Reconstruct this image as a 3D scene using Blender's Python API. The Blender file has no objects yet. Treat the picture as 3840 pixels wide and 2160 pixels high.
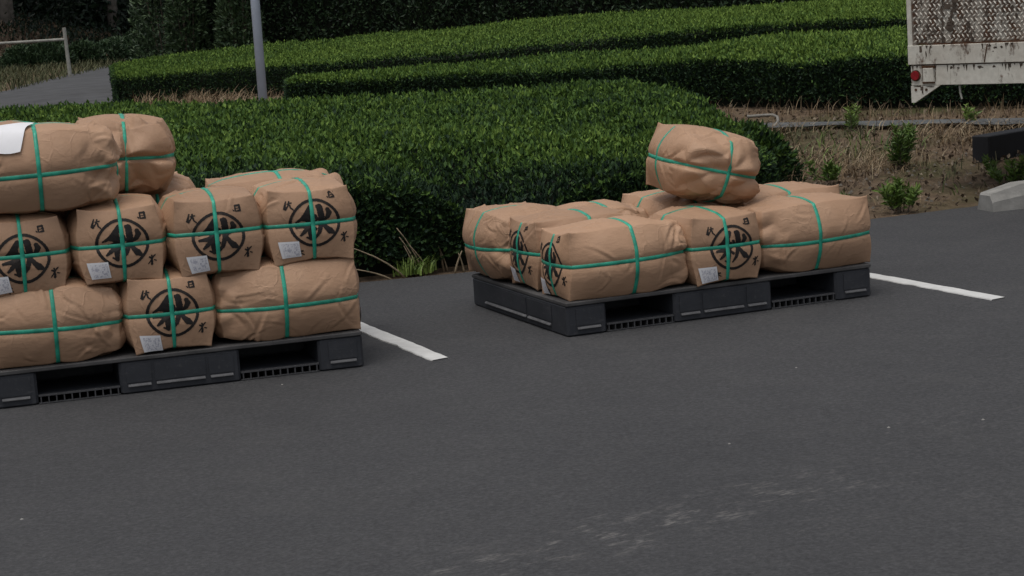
import bpy, math, random
import numpy as np
from mathutils import Matrix, Vector

random.seed(7)
RNG = np.random.default_rng(7)
scene = bpy.context.scene
COL = scene.collection

# ------------------------------------------------------------------ camera, sky, sun, exposure
cam_d = bpy.data.cameras.new('camera')
cam_d.sensor_width = 36.0
cam_d.lens = 72.07
cam_d.clip_start = 0.05
cam_d.clip_end = 600.0
cam = bpy.data.objects.new('camera', cam_d)
COL.objects.link(cam)
right = Vector((0.9299920, -0.3609897, -0.0692913))
down = Vector((-0.1173029, -0.1128098, -0.9866681))
fwd = Vector((0.3483603, 0.9257215, -0.1472573))
M3 = Matrix((right, -down, -fwd)).transposed()
cam.matrix_world = Matrix.Translation((-3.03665, -7.47474, 1.42113)) @ M3.to_4x4()
scene.camera = cam

SUN_EL, SUN_AZ = 74.0, 236.0        # high soft sun, veiled by cloud
world = bpy.data.worlds.new("World")
scene.world = world
world.use_nodes = True
wn = world.node_tree
wn.nodes.clear()
sky = wn.nodes.new('ShaderNodeTexSky')
sky.sky_type = 'NISHITA'
sky.sun_disc = False
sky.sun_elevation = math.radians(SUN_EL)
sky.sun_rotation = math.radians(SUN_AZ)
sky.dust_density = 4.0
hs = wn.nodes.new('ShaderNodeHueSaturation')
hs.inputs['Saturation'].default_value = 0.30      # overcast: cloud-grey rather than blue
bg = wn.nodes.new('ShaderNodeBackground')
bg.inputs['Strength'].default_value = 0.13
wo = wn.nodes.new('ShaderNodeOutputWorld')
wn.links.new(sky.outputs['Color'], hs.inputs['Color'])
wn.links.new(hs.outputs['Color'], bg.inputs['Color'])
wn.links.new(bg.outputs['Background'], wo.inputs['Surface'])

sun_d = bpy.data.lights.new('sun', 'SUN')
sun_d.energy = 1.0
sun_d.angle = math.radians(35)
sun_d.color = (1.0, 0.95, 0.88)
sun = bpy.data.objects.new('sun', sun_d)
COL.objects.link(sun)
az = math.radians(SUN_AZ)
sdir = Vector((math.sin(az) * math.cos(math.radians(SUN_EL)), math.cos(az) * math.cos(math.radians(SUN_EL)), math.sin(math.radians(SUN_EL))))
sun.rotation_euler = sdir.to_track_quat('Z', 'Y').to_euler()

scene.view_settings.view_transform = 'Standard'
scene.view_settings.look = 'None'
scene.view_settings.exposure = 0.0
scene.view_settings.gamma = 1.0
scene.view_settings.use_curve_mapping = False
scene.cycles.max_bounces = 6
scene.cycles.diffuse_bounces = 3
scene.cycles.glossy_bounces = 2
scene.cycles.use_denoising = True

# ------------------------------------------------------------------ helpers: materials
class NT:
    def __init__(self, name):
        self.m = bpy.data.materials.new(name)
        self.m.use_nodes = True
        self.t = self.m.node_tree
        self.b = self.t.nodes['Principled BSDF']
    def n(self, typ, **kw):
        nd = self.t.nodes.new(typ)
        for k, v in kw.items():
            if k in nd.inputs.keys():
                nd.inputs[k].default_value = v
            else:
                setattr(nd, k, v)
        return nd
    def l(self, a, b):
        self.t.links.new(a, b)
    def ramp(self, fac, stops):
        r = self.t.nodes.new('ShaderNodeValToRGB')
        e = r.color_ramp.elements
        while len(e) < len(stops):
            e.new(0.5)
        for i, (p, c) in enumerate(stops):
            e[i].position = p
            e[i].color = (*c, 1) if len(c) == 3 else c
        self.l(fac, r.inputs[0])
        return r.outputs[0]
    def noise(self, scale, detail=4, rough=0.55, coord='Object', vec=None):
        nd = self.n('ShaderNodeTexNoise')
        nd.inputs['Scale'].default_value = scale
        nd.inputs['Detail'].default_value = detail
        nd.inputs['Roughness'].default_value = rough
        if vec is None:
            tc = self.n('ShaderNodeTexCoord')
            vec = tc.outputs[coord]
        self.l(vec, nd.inputs['Vector'])
        return nd.outputs[0]
    def mix(self, fac, a, b, typ='MIX'):
        nd = self.n('ShaderNodeMix', data_type='RGBA', blend_type=typ)
        for sock, val in ((nd.inputs[0], fac), (nd.inputs[6], a), (nd.inputs[7], b)):
            if hasattr(val, 'links') or isinstance(val, bpy.types.NodeSocket):
                self.l(val, sock)
            elif isinstance(val, (int, float)):
                sock.default_value = val
            else:
                sock.default_value = (*val, 1)
        return nd.outputs[2]
    def math(self, op, a, b=None, c=None, clamp=False):
        nd = self.n('ShaderNodeMath', operation=op)
        nd.use_clamp = clamp
        for i, val in enumerate((a, b, c)):
            if val is None:
                continue
            if isinstance(val, bpy.types.NodeSocket):
                self.l(val, nd.inputs[i])
            else:
                nd.inputs[i].default_value = val
        return nd.outputs[0]
    def bump(self, h, strength, dist=0.01):
        nd = self.n('ShaderNodeBump')
        nd.inputs['Strength'].default_value = strength
        nd.inputs['Distance'].default_value = dist
        self.l(h, nd.inputs['Height'])
        self.l(nd.outputs[0], self.b.inputs['Normal'])
    def color(self, c):
        if isinstance(c, bpy.types.NodeSocket):
            self.l(c, self.b.inputs['Base Color'])
        else:
            self.b.inputs['Base Color'].default_value = (*c, 1)
    def rough(self, r, spec=None):
        if isinstance(r, bpy.types.NodeSocket):
            self.l(r, self.b.inputs['Roughness'])
        else:
            self.b.inputs['Roughness'].default_value = r
        if spec is not None:
            self.b.inputs['Specular IOR Level'].default_value = spec

def simple(name, col, rough=0.6, var=0.12, scale=8.0, spec=0.4, bump=0.0, bscale=60):
    m = NT(name)
    nz = m.noise(scale, 5)
    lo = tuple(c * (1 - var) for c in col)
    hi = tuple(min(1, c * (1 + var)) for c in col)
    m.color(m.ramp(nz, [(0.3, lo), (0.7, hi)]))
    m.rough(rough, spec)
    if bump:
        m.bump(m.noise(bscale, 4), bump, 0.004)
    return m.m

MAT = {}

# kraft paper of the tea sacks
m = NT('kraft_paper')
oi = m.n('ShaderNodeObjectInfo')
n1 = m.noise(5.0, 5, 0.6)
n2 = m.noise(130.0, 3, 0.7)
c1 = m.ramp(n1, [(0.28, (0.375, 0.226, 0.139)), (0.52, (0.418, 0.256, 0.160)), (0.78, (0.458, 0.290, 0.188))])
c2 = m.mix(m.math('MULTIPLY', n2, 0.30), c1, (0.25, 0.155, 0.09))
hsv = m.n('ShaderNodeHueSaturation')
m.l(c2, hsv.inputs['Color'])
m.l(m.math('MULTIPLY_ADD', oi.outputs['Random'], 0.20, 0.90), hsv.inputs['Value'])
m.color(hsv.outputs[0])
m.rough(0.62, 0.35)
tc = m.n('ShaderNodeTexCoord')
mp = m.n('ShaderNodeMapping')
mp.inputs['Scale'].default_value = (1.0, 2.2, 2.2)
m.l(tc.outputs['Object'], mp.inputs['Vector'])
w1 = m.noise(14.0, 6, 0.62, vec=mp.outputs[0])
vd = m.n('ShaderNodeTexVoronoi', feature='DISTANCE_TO_EDGE')
vd.inputs['Scale'].default_value = 11.0
vm = m.n('ShaderNodeVectorMath', operation='MULTIPLY_ADD')
nd_ = m.n('ShaderNodeTexNoise'); nd_.inputs['Scale'].default_value = 6.0; nd_.inputs['Detail'].default_value = 4.0
m.l(tc.outputs['Object'], nd_.inputs['Vector'])
m.l(nd_.outputs['Color'], vm.inputs[0]); vm.inputs[1].default_value = (0.16, 0.16, 0.16); m.l(tc.outputs['Object'], vm.inputs[2])
m.l(vm.outputs[0], vd.inputs['Vector'])
cre = m.ramp(vd.outputs['Distance'], [(0.0, (1, 1, 1)), (0.055, (0, 0, 0))])
cre = m.math('MULTIPLY', cre, m.ramp(m.noise(4.0, 3, 0.6), [(0.50, (0, 0, 0)), (0.66, (1, 1, 1))]))
m.bump(m.math('ADD', m.math('ADD', w1, m.math('MULTIPLY', n2, 0.10)), m.math('MULTIPLY', cre, 0.45)), 0.34, 0.012)
MAT['kraft'] = m.m
MAT['strap'] = simple('green_strap_plastic', (0.026, 0.325, 0.215), 0.42, 0.35, 22.0, 0.45)
m = NT('black_print_ink')
m.color(m.ramp(m.noise(45.0, 5, 0.7), [(0.45, (0.011, 0.009, 0.009)), (0.64, (0.022, 0.017, 0.014)), (0.76, (0.075, 0.050, 0.034))]))
m.rough(0.6, 0.3)
MAT['ink'] = m.m

# white paper tag with grey print
m = NT('paper_tag')
tc = m.n('ShaderNodeTexCoord')
mp = m.n('ShaderNodeMapping')
mp.inputs['Scale'].default_value = (60, 170, 150)
m.l(tc.outputs['Object'], mp.inputs['Vector'])
nz = m.noise(1.0, 2, 0.6, vec=mp.outputs[0])
m.color(m.ramp(nz, [(0.36, (0.40, 0.40, 0.46)), (0.54, (0.70, 0.69, 0.71))]))
m.rough(0.7)
MAT['tag_print'] = m.m
MAT['paper'] = simple('white_paper', (0.74, 0.74, 0.76), 0.7, 0.04, 20)

# asphalt
m = NT('asphalt')
geo = m.n('ShaderNodeNewGeometry')
pos = geo.outputs['Position']
big = m.noise(0.55, 4, 0.55, vec=pos)
mid = m.noise(3.5, 5, 0.6, vec=pos)
fine = m.noise(70.0, 4, 0.80, vec=pos)
base = m.ramp(big, [(0.30, (0.0375, 0.0380, 0.0405)), (0.70, (0.0540, 0.0540, 0.0560))])
base = m.mix(0.5, base, m.ramp(mid, [(0.30, (0.0395, 0.0400, 0.0425)), (0.72, (0.0535, 0.0535, 0.0550))]))
base = m.mix(1.0, base, m.ramp(fine, [(0.28, (0.60, 0.60, 0.61)), (0.50, (1.03, 1.03, 1.03)), (0.74, (1.75, 1.74, 1.72))]), 'MULTIPLY')
vor = m.n('ShaderNodeTexVoronoi')
vor.inputs['Scale'].default_value = 70.0
m.l(pos, vor.inputs['Vector'])
chip = m.ramp(vor.outputs['Distance'], [(0.05, (1, 1, 1)), (0.13, (0, 0, 0))])
vsel = m.ramp(vor.outputs['Color'], [(0.80, (0, 0, 0)), (0.86, (1, 1, 1))])
base = m.mix(m.math('MULTIPLY', m.math('MULTIPLY', chip, vsel), 0.55), base, (0.16, 0.155, 0.15))
# pale worn scuffs along a band in the near right, and a dark oil drag mark
sx = m.n('ShaderNodeSeparateXYZ')
m.l(pos, sx.inputs[0])
X, Y = sx.outputs[0], sx.outputs[1]
def band(x0, y0, x1, y1, wid, sc, lo, hi, seedz):
    dx, dy = x1 - x0, y1 - y0
    L = math.hypot(dx, dy); dx /= L; dy /= L
    al = m.math('ADD', m.math('MULTIPLY', m.math('SUBTRACT', X, x0), dx), m.math('MULTIPLY', m.math('SUBTRACT', Y, y0), dy))
    ac = m.math('ADD', m.math('MULTIPLY', m.math('SUBTRACT', X, x0), -dy), m.math('MULTIPLY', m.math('SUBTRACT', Y, y0), dx))
    ga = m.math('SUBTRACT', 1.0, m.math('ABSOLUTE', m.math('DIVIDE', m.math('SUBTRACT', al, L / 2), L / 2)), clamp=True)
    gc = m.math('SUBTRACT', 1.0, m.math('ABSOLUTE', m.math('DIVIDE', ac, wid)), clamp=True)
    cb = m.n('ShaderNodeCombineXYZ')
    m.l(m.math('MULTIPLY', al, sc[0]), cb.inputs[0]); m.l(m.math('MULTIPLY', ac, sc[1]), cb.inputs[1])
    cb.inputs[2].default_value = seedz
    nn = m.noise(1.0, 4, 0.6, vec=cb.outputs[0])
    th = m.ramp(nn, [(lo, (0, 0, 0)), (hi, (1, 1, 1))])
    cf = m.n('ShaderNodeCombineXYZ')
    m.l(m.math('MULTIPLY', al, sc[0] * 2.2), cf.inputs[0]); m.l(m.math('MULTIPLY', ac, sc[1] * 5.0), cf.inputs[1])
    cf.inputs[2].default_value = seedz + 7
    th = m.math('MULTIPLY', th, m.ramp(m.noise(1.0, 5, 0.7, vec=cf.outputs[0]), [(0.46, (0, 0, 0)), (0.60, (1, 1, 1))]))
    return m.math('MULTIPLY', m.math('MULTIPLY', th, m.math('POWER', gc, 0.6)), m.math('POWER', ga, 0.35), clamp=True)
b1 = band(-1.75, -2.90, -0.05, -2.56, 0.20, (9, 15), 0.50, 0.64, 1.0)
b2 = band(-0.95, -3.10, 0.35, -2.85, 0.16, (10, 30), 0.55, 0.70, 5.0)
b3 = band(-0.1, -2.25, 0.75, -2.15, 0.20, (12, 40), 0.60, 0.68, 9.0)
base = m.mix(m.math('MULTIPLY', b1, 0.85), base, (0.20, 0.19, 0.18))
base = m.mix(m.math('MULTIPLY', b2, 0.32), base, (0.19, 0.18, 0.165))
base = m.mix(m.math('MULTIPLY', b3, 0.55), base, (0.22, 0.21, 0.20))
d1 = band(0.075, -1.93, 0.16, -1.76, 0.02, (6, 40), 0.30, 0.45, 3.0)
base = m.mix(m.math('MULTIPLY', d1, 0.6), base, (0.018, 0.018, 0.02))
b4 = band(-3.6, -0.75, 1.6, -1.15, 0.30, (1.2, 5), 0.30, 0.62, 12.0)  # shade in front of the pallets, painted as a faint dark band
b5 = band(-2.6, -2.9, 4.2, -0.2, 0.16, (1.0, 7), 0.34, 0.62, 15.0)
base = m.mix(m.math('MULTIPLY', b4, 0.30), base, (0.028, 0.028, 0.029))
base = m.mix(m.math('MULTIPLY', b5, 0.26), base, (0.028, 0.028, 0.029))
dus = m.ramp(m.noise(1.6, 6, 0.7, vec=pos), [(0.55, (0, 0, 0)), (0.75, (1, 1, 1))])
base = m.mix(m.math('MULTIPLY', dus, 0.22), base, (0.095, 0.092, 0.088))
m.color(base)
m.rough(0.86, 0.30)
m.bump(m.math('ADD', fine, m.math('MULTIPLY', chip, 0.4)), 0.55, 0.006)
MAT['asphalt'] = m.m

# worn white road paint
m = NT('road_paint')
geo = m.n('ShaderNodeNewGeometry')
nz = m.noise(16.0, 6, 0.7, vec=geo.outputs['Position'])
n3 = m.noise(120.0, 3, 0.7, vec=geo.outputs['Position'])
m.color(m.mix(m.ramp(m.math('ADD', nz, m.math('MULTIPLY', n3, 0.25)), [(0.50, (0.70, 0.70, 0.68)), (0.80, (0.36, 0.36, 0.36))]), (0.74, 0.74, 0.72), (0.44, 0.44, 0.43)))
m.rough(0.75)
MAT['paint'] = m.m

# earth
m = NT('dry_earth')
geo = m.n('ShaderNodeNewGeometry')
pos = geo.outputs['Position']
a = m.noise(0.9, 5, 0.6, vec=pos); b = m.noise(11.0, 6, 0.7, vec=pos); c = m.noise(60.0, 3, 0.7, vec=pos)
col = m.ramp(b, [(0.28, (0.072, 0.049, 0.032)), (0.50, (0.145, 0.102, 0.068)), (0.75, (0.24, 0.182, 0.126))])
col = m.mix(m.ramp(a, [(0.46, (0, 0, 0)), (0.66, (1, 1, 1))]), col, (0.060, 0.066, 0.026))
m.color(m.mix(m.math('MULTIPLY', c, 0.5), col, (0.07, 0.052, 0.036)))
m.rough(0.95, 0.1)
m.bump(m.math('ADD', b, m.math('MULTIPLY', c, 0.5)), 0.8, 0.03)
MAT['earth'] = m.m

def leaf_mat(name, stops, rough=0.5, spec=0.35):
    m = NT(name)
    at = m.n('ShaderNodeAttribute', attribute_name='tint')
    m.color(m.ramp(at.outputs['Fac'], stops))
    m.rough(rough, spec)
    return m.m
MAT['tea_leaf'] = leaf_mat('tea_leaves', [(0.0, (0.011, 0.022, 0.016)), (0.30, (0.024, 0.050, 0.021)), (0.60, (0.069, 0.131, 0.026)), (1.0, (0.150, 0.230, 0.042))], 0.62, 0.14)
MAT['windbreak_leaf'] = leaf_mat('windbreak_leaves', [(0.0, (0.012, 0.024, 0.014)), (0.5, (0.026, 0.052, 0.022)), (1.0, (0.060, 0.095, 0.040))])
MAT['dark_leaf'] = leaf_mat('dark_leaves', [(0.0, (0.008, 0.017, 0.011)), (0.5, (0.016, 0.036, 0.016)), (1.0, (0.034, 0.062, 0.023))])
MAT['weed_leaf'] = leaf_mat('weed_leaves', [(0.0, (0.035, 0.068, 0.014)), (0.5, (0.085, 0.150, 0.026)), (1.0, (0.175, 0.245, 0.055))])
MAT['straw'] = leaf_mat('dry_straw', [(0.0, (0.095, 0.060, 0.030)), (0.5, (0.21, 0.148, 0.085)), (1.0, (0.35, 0.285, 0.185))], 0.75)
MAT['bank_grass'] = leaf_mat('bank_grass', [(0.0, (0.035, 0.038, 0.017)), (0.6, (0.068, 0.076, 0.030)), (1.0, (0.150, 0.138, 0.076))], 0.75)
MAT['litter'] = leaf_mat('leaf_litter', [(0.0, (0.062, 0.043, 0.029)), (0.5, (0.125, 0.090, 0.060)), (1.0, (0.30, 0.25, 0.19))], 0.85)
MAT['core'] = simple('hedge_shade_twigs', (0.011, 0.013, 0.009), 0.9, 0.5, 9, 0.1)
MAT['twig'] = simple('twig_bark', (0.10, 0.082, 0.062), 0.85, 0.4, 30, 0.2)
MAT['bark'] = simple('grey_bark', (0.26, 0.235, 0.21), 0.9, 0.4, 6, 0.2, 0.6, 20)
MAT['steel'] = simple('galvanised_steel', (0.40, 0.45, 0.54), 0.45, 0.10, 5, 0.5)
MAT['bleached_wood'] = simple('bleached_post', (0.28, 0.275, 0.245), 0.8, 0.2, 12, 0.3)
MAT['concrete'] = simple('pale_concrete', (0.25, 0.245, 0.23), 0.9, 0.18, 14, 0.2, 0.4, 80)
MAT['old_concrete'] = simple('old_concrete', (0.120, 0.108, 0.092), 0.9, 0.3, 9, 0.2, 0.4, 60)
MAT['lane'] = simple('lane_surface', (0.085, 0.090, 0.092), 0.9, 0.25, 7, 0.2, 0.4, 60)
MAT['rubber'] = simple('black_rubber', (0.012, 0.0125, 0.015), 0.7, 0.3, 14, 0.3)
MAT['hose'] = simple('white_hose', (0.19, 0.178, 0.155), 0.6, 0.15, 14)

# pallet plastic
m = NT('pallet_plastic')
nz = m.noise(9.0, 6, 0.65)
n2 = m.noise(55.0, 3, 0.6)
c = m.ramp(nz, [(0.30, (0.020, 0.022, 0.027)), (0.60, (0.029, 0.031, 0.037)), (0.80, (0.046, 0.047, 0.053))])
tcp = m.n('ShaderNodeTexCoord'); mpp = m.n('ShaderNodeMapping'); mpp.inputs['Scale'].default_value = (14, 14, 90)
mpp.inputs['Rotation'].default_value = (0.25, 0.3, 0.0)
m.l(tcp.outputs['Object'], mpp.inputs['Vector'])
scr = m.ramp(m.noise(1.0, 4, 0.7, vec=mpp.outputs[0]), [(0.60, (0, 0, 0)), (0.72, (1, 1, 1))])
c = m.mix(m.math('MULTIPLY', scr, 0.45), c, (0.085, 0.085, 0.088))
m.color(m.mix(m.math('MULTIPLY', m.ramp(n2, [(0.58, (0, 0, 0)), (0.72, (1, 1, 1))]), 0.30), c, (0.09, 0.088, 0.086)))
m.rough(0.58, 0.4)
m.bump(n2, 0.12, 0.004)
MAT['pallet'] = m.m
MAT['pallet_worn'] = simple('scuffed_pallet_edge', (0.092, 0.092, 0.096), 0.7, 0.25, 25, 0.3)
MAT['pallet_rib'] = simple('pallet_rib_plastic', (0.055, 0.055, 0.058), 0.6, 0.2, 30)
MAT['pallet_top'] = simple('dusty_pallet_deck', (0.060, 0.058, 0.058), 0.75, 0.35, 10, 0.3)

# rusty white truck paint
def truck_paint(name, rust_lo, rust_hi, dirt):
    m = NT(name)
    tc = m.n('ShaderNodeTexCoord')
    mp = m.n('ShaderNodeMapping'); mp.inputs['Scale'].default_value = (1, 1, 0.45)
    m.l(tc.outputs['Object'], mp.inputs['Vector'])
    a = m.noise(7.0, 8, 0.72, vec=mp.outputs[0])
    b = m.noise(3.0, 4, 0.6)
    c = m.noise(30.0, 5, 0.65)
    white = m.ramp(c, [(0.3, (0.50, 0.48, 0.42)), (0.7, (0.66, 0.635, 0.565))])
    white = m.mix(m.math('MULTIPLY', m.ramp(b, [(0.45, (0, 0, 0)), (0.7, (1, 1, 1))]), dirt), white, (0.30, 0.23, 0.17))
    rust = m.ramp(c, [(0.3, (0.030, 0.016, 0.010)), (0.6, (0.075, 0.036, 0.018)), (0.8, (0.17, 0.075, 0.03))])
    f = m.ramp(m.math('ADD', m.math('MULTIPLY', a, 0.75), m.math('MULTIPLY', c, 0.25)), [(rust_lo, (0, 0, 0)), (rust_hi, (1, 1, 1))])
    m.color(m.mix(f, white, rust))
    m.rough(0.55, 0.4)
    m.bump(c, 0.15, 0.004)
    return m.m
MAT['truck_white'] = truck_paint('worn_white_paint', 0.555, 0.63, 0.30)
MAT['truck_tread'] = truck_paint('rust_spotted_tread_paint', 0.55, 0.62, 0.35)
MAT['truck_ground'] = truck_paint('grimy_plate_ground', 0.37, 0.54, 0.7)
MAT['rust'] = simple('rust', (0.070, 0.034, 0.018), 0.9, 0.6, 30, 0.2)
MAT['grime'] = simple('rusty_grime', (0.075, 0.058, 0.045), 0.9, 0.5, 22, 0.2)
MAT['red_lens'] = simple('red_reflector', (0.24, 0.008, 0.014), 0.3, 0.3, 60, 0.6)
MAT['glass'] = simple('dark_glass', (0.02, 0.025, 0.03), 0.08, 0.1, 3, 0.6)
MAT['rim'] = simple('dull_rim', (0.30, 0.30, 0.31), 0.5, 0.2, 20)

# ------------------------------------------------------------------ helpers: objects and meshes
def tag(o, label=None, cat=None, group=None, kind=None):
    if label: o['label'] = label
    if cat: o['category'] = cat
    if group: o['group'] = group
    if kind: o['kind'] = kind
    return o

def empty(name, loc=(0, 0, 0), rot=(0, 0, 0)):
    o = bpy.data.objects.new(name, None)
    o.empty_display_size = 0.1
    COL.objects.link(o)
    o.location = loc
    o.rotation_euler = rot
    return o

def mesh_obj(name, verts, faces, mat, parent=None, smooth=False, tint=None):
    """faces: (F,k) int array or list of lists"""
    me = bpy.data.meshes.new(name)
    V = np.asarray(verts, dtype=np.float32).reshape(-1, 3)
    if isinstance(faces, np.ndarray):
        k = faces.shape[1]
        nf = len(faces)
        me.vertices.add(len(V)); me.vertices.foreach_set('co', V.ravel())
        me.loops.add(nf * k); me.loops.foreach_set('vertex_index', faces.astype(np.int32).ravel())
        me.polygons.add(nf)
        me.polygons.foreach_set('loop_start', np.arange(0, nf * k, k, dtype=np.int32))
        me.polygons.foreach_set('loop_total', np.full(nf, k, dtype=np.int32))
        me.update(calc_edges=True)
    else:
        me.from_pydata(V.tolist(), [], faces)
        me.update()
    me.polygons.foreach_set('use_smooth', np.full(len(me.polygons), smooth, dtype=bool))
    if tint is not None:
        at = me.attributes.new('tint', 'FLOAT', 'POINT')
        at.data.foreach_set('value', np.asarray(tint, dtype=np.float32))
    me.materials.append(mat)
    o = bpy.data.objects.new(name, me)
    COL.objects.link(o)
    if parent is not None:
        o.parent = parent
    return o

class MB:
    """collects boxes, prisms and tubes into one mesh"""
    def __init__(self):
        self.v = []; self.f = []
    def add(self, vs, fs):
        n = len(self.v)
        self.v += [tuple(p) for p in vs]
        self.f += [[i + n for i in f] for f in fs]
        return self
    def box(self, x0, x1, y0, y1, z0, z1, c=0.0):
        if c <= 0:
            vs = [(x, y, z) for z in (z0, z1) for y in (y0, y1) for x in (x0, x1)]
            return self.add(vs, [[0, 2, 3, 1], [4, 5, 7, 6], [0, 1, 5, 4], [2, 6, 7, 3], [0, 4, 6, 2], [1, 3, 7, 5]])
        # chamfered in plan and at the top/bottom edges
        def ring(d, z):
            return [(x0 + d + c, y0 + d, z), (x1 - d - c, y0 + d, z), (x1 - d, y0 + d + c, z), (x1 - d, y1 - d - c, z),
                    (x1 - d - c, y1 - d, z), (x0 + d + c, y1 - d, z), (x0 + d, y1 - d - c, z), (x0 + d, y0 + d + c, z)]
        h = c * 0.5
        rs = [ring(h, z0), ring(0, z0 + h), ring(0, z1 - h), ring(h, z1)]
        vs = [p for r in rs for p in r]
        fs = [[7, 6, 5, 4, 3, 2, 1, 0], [24 + i for i in range(8)]]
        for k in range(3):
            for i in range(8):
                j = (i + 1) % 8
                fs.append([k * 8 + i, k * 8 + j, k * 8 + 8 + j, k * 8 + 8 + i])
        return self.add(vs, fs)
    def prism(self, pts, a, b, axis='y'):
        """pts: 2-D outline; extruded along axis from a to b"""
        n = len(pts)
        def put(p, t):
            return {'y': (p[0], t, p[1]), 'x': (t, p[0], p[1]), 'z': (p[0], p[1], t)}[axis]
        vs = [put(p, a) for p in pts] + [put(p, b) for p in pts]
        fs = [list(range(n)), list(range(2 * n - 1, n - 1, -1))]
        for i in range(n):
            j = (i + 1) % n
            fs.append([j, i, n + i, n + j])
        return self.add(vs, fs)
    def tube(self, pts, rad, seg=10, caps=True):
        pts = [Vector(p) for p in pts]
        rads = rad if isinstance(rad, (list, tuple)) else [rad] * len(pts)
        vs = []; fs = []
        up = Vector((0, 0, 1))
        for i, p in enumerate(pts):
            t = (pts[min(i + 1, len(pts) - 1)] - pts[max(i - 1, 0)]).normalized()
            a = t.cross(up)
            if a.length < 1e-3:
                a = t.cross(Vector((0, 1, 0)))
            a.normalize(); b = t.cross(a)
            for k in range(seg):
                an = 2 * math.pi * k / seg
                vs.append(p + (a * math.cos(an) + b * math.sin(an)) * rads[i])
        for i in range(len(pts) - 1):
            for k in range(seg):
                j = (k + 1) % seg
                fs.append([i * seg + k, i * seg + j, (i + 1) * seg + j, (i + 1) * seg + k])
        if caps:
            fs.append(list(range(seg))[::-1]); fs.append([(len(pts) - 1) * seg + k for k in range(seg)])
        return self.add(vs, fs)
    def build(self, name, mat, parent=None, smooth=False):
        import bmesh
        o = mesh_obj(name, self.v, self.f, mat, parent, smooth)
        bm = bmesh.new(); bm.from_mesh(o.data)
        bmesh.ops.recalc_face_normals(bm, faces=bm.faces)
        bm.to_mesh(o.data); bm.free()
        return o

def sstep(a, b, x):
    t = np.clip((x - a) / (b - a), 0, 1)
    return t * t * (3 - 2 * t)

def wav(P, seed, freq, n=10):
    """smooth pseudo noise, about -1..1"""
    r = np.random.default_rng(seed)
    D = r.normal(size=(n, 3)); D /= np.linalg.norm(D, axis=1)[:, None]
    D *= freq * r.uniform(0.6, 1.5, size=(n, 1))
    ph = r.uniform(0, 6.28, n)
    return np.sin(P @ D.T + ph).sum(1) / math.sqrt(n) * 0.7

# ------------------------------------------------------------------ terrain
CN = np.array([0.834, 0.552])            # normal of the kerb line, pointing into the tea field
CP = np.array([4.09, 6.75])
def h(x, y):
    x = np.asarray(x, float); y = np.asarray(y, float)
    de = np.maximum(y - 2.3, 0)
    e = (x - CP[0]) * CN[0] + (y - CP[1]) * CN[1]
    dc = np.maximum(-e, 0)
    z = np.where(e < 0, 0.2 * de / (de + dc + 1e-6), 0.2)
    ee = np.maximum(e, 0)
    z = z + np.minimum(0.25, 0.04 * ee + 0.02 * ee * ee) * sstep(19, 12, y) * (y > 2.3)
    # bank and wooded slope beyond the lane on the far left
    d = (x - 1.23) * (-0.943) + (y - 25.6) * 0.333
    z = z + np.where(y > 15, 0.05 * np.clip(d - 0.25, 0, 1.2) + 0.30 * np.clip(d - 3.0, 0, 60), 0)
    z = z + 0.16 * np.clip(y - 55, 0, 80)
    z = np.where(y <= 2.3, 0.0, z)
    return z

xs = np.concatenate([np.linspace(-70, -6, 26), np.linspace(-5.5, 12, 90), np.linspace(13, 90, 30)])
ys = np.concatenate([np.linspace(-60, 1.0, 20), np.linspace(1.5, 14, 84), np.linspace(14.5, 50, 60), np.linspace(52, 150, 30)])
GX, GY = np.meshgrid(xs, ys)
rough = wav(np.c_[GX.ravel(), GY.ravel(), 0 * GX.ravel()], 3, 3.0) * 0.012 + wav(np.c_[GX.ravel(), GY.ravel(), 0 * GX.ravel()], 4, 0.8) * 0.02
GZ = h(GX, GY).ravel() + np.where(GY.ravel() > 3.0, rough, -0.02 * (GY.ravel() < 2.6))
nx, ny = len(xs), len(ys)
I = (np.arange(ny - 1)[:, None] * nx + np.arange(nx - 1)[None, :]).ravel()
gr = mesh_obj('ground', np.c_[GX.ravel(), GY.ravel(), GZ], np.c_[I, I + 1, I + 1 + nx, I + nx], MAT['earth'], smooth=True)
tag(gr, kind='structure')

# asphalt yard with a slightly ragged far edge
ex = np.concatenate([np.linspace(-60, -6, 10), np.linspace(-5.5, 6, 160), np.linspace(6.5, 60, 10)])
edge = 2.16 + 0.05 * np.sin(ex * 1.3 + 1.0) + np.interp(ex, [-0.2, 0.35, 1.5, 2.8, 3.6], [0.03, -0.09, 0.06, 0.16, 0.15]) + RNG.normal(0, 0.006, len(ex))
vs = []; fs = []
for i, x in enumerate(ex):
    vs += [(x, -60, 0.004), (x, edge[i] - 0.25, 0.004), (x, edge[i], 0.002), (x, edge[i] + 0.02, -0.03)]
for i in range(len(ex) - 1):
    for k in range(3):
        fs.append([i * 4 + k, i * 4 + 4 + k, i * 4 + 5 + k, i * 4 + 1 + k])
tag(mesh_obj('asphalt_yard', vs, fs, MAT['asphalt']), kind='structure')

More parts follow.
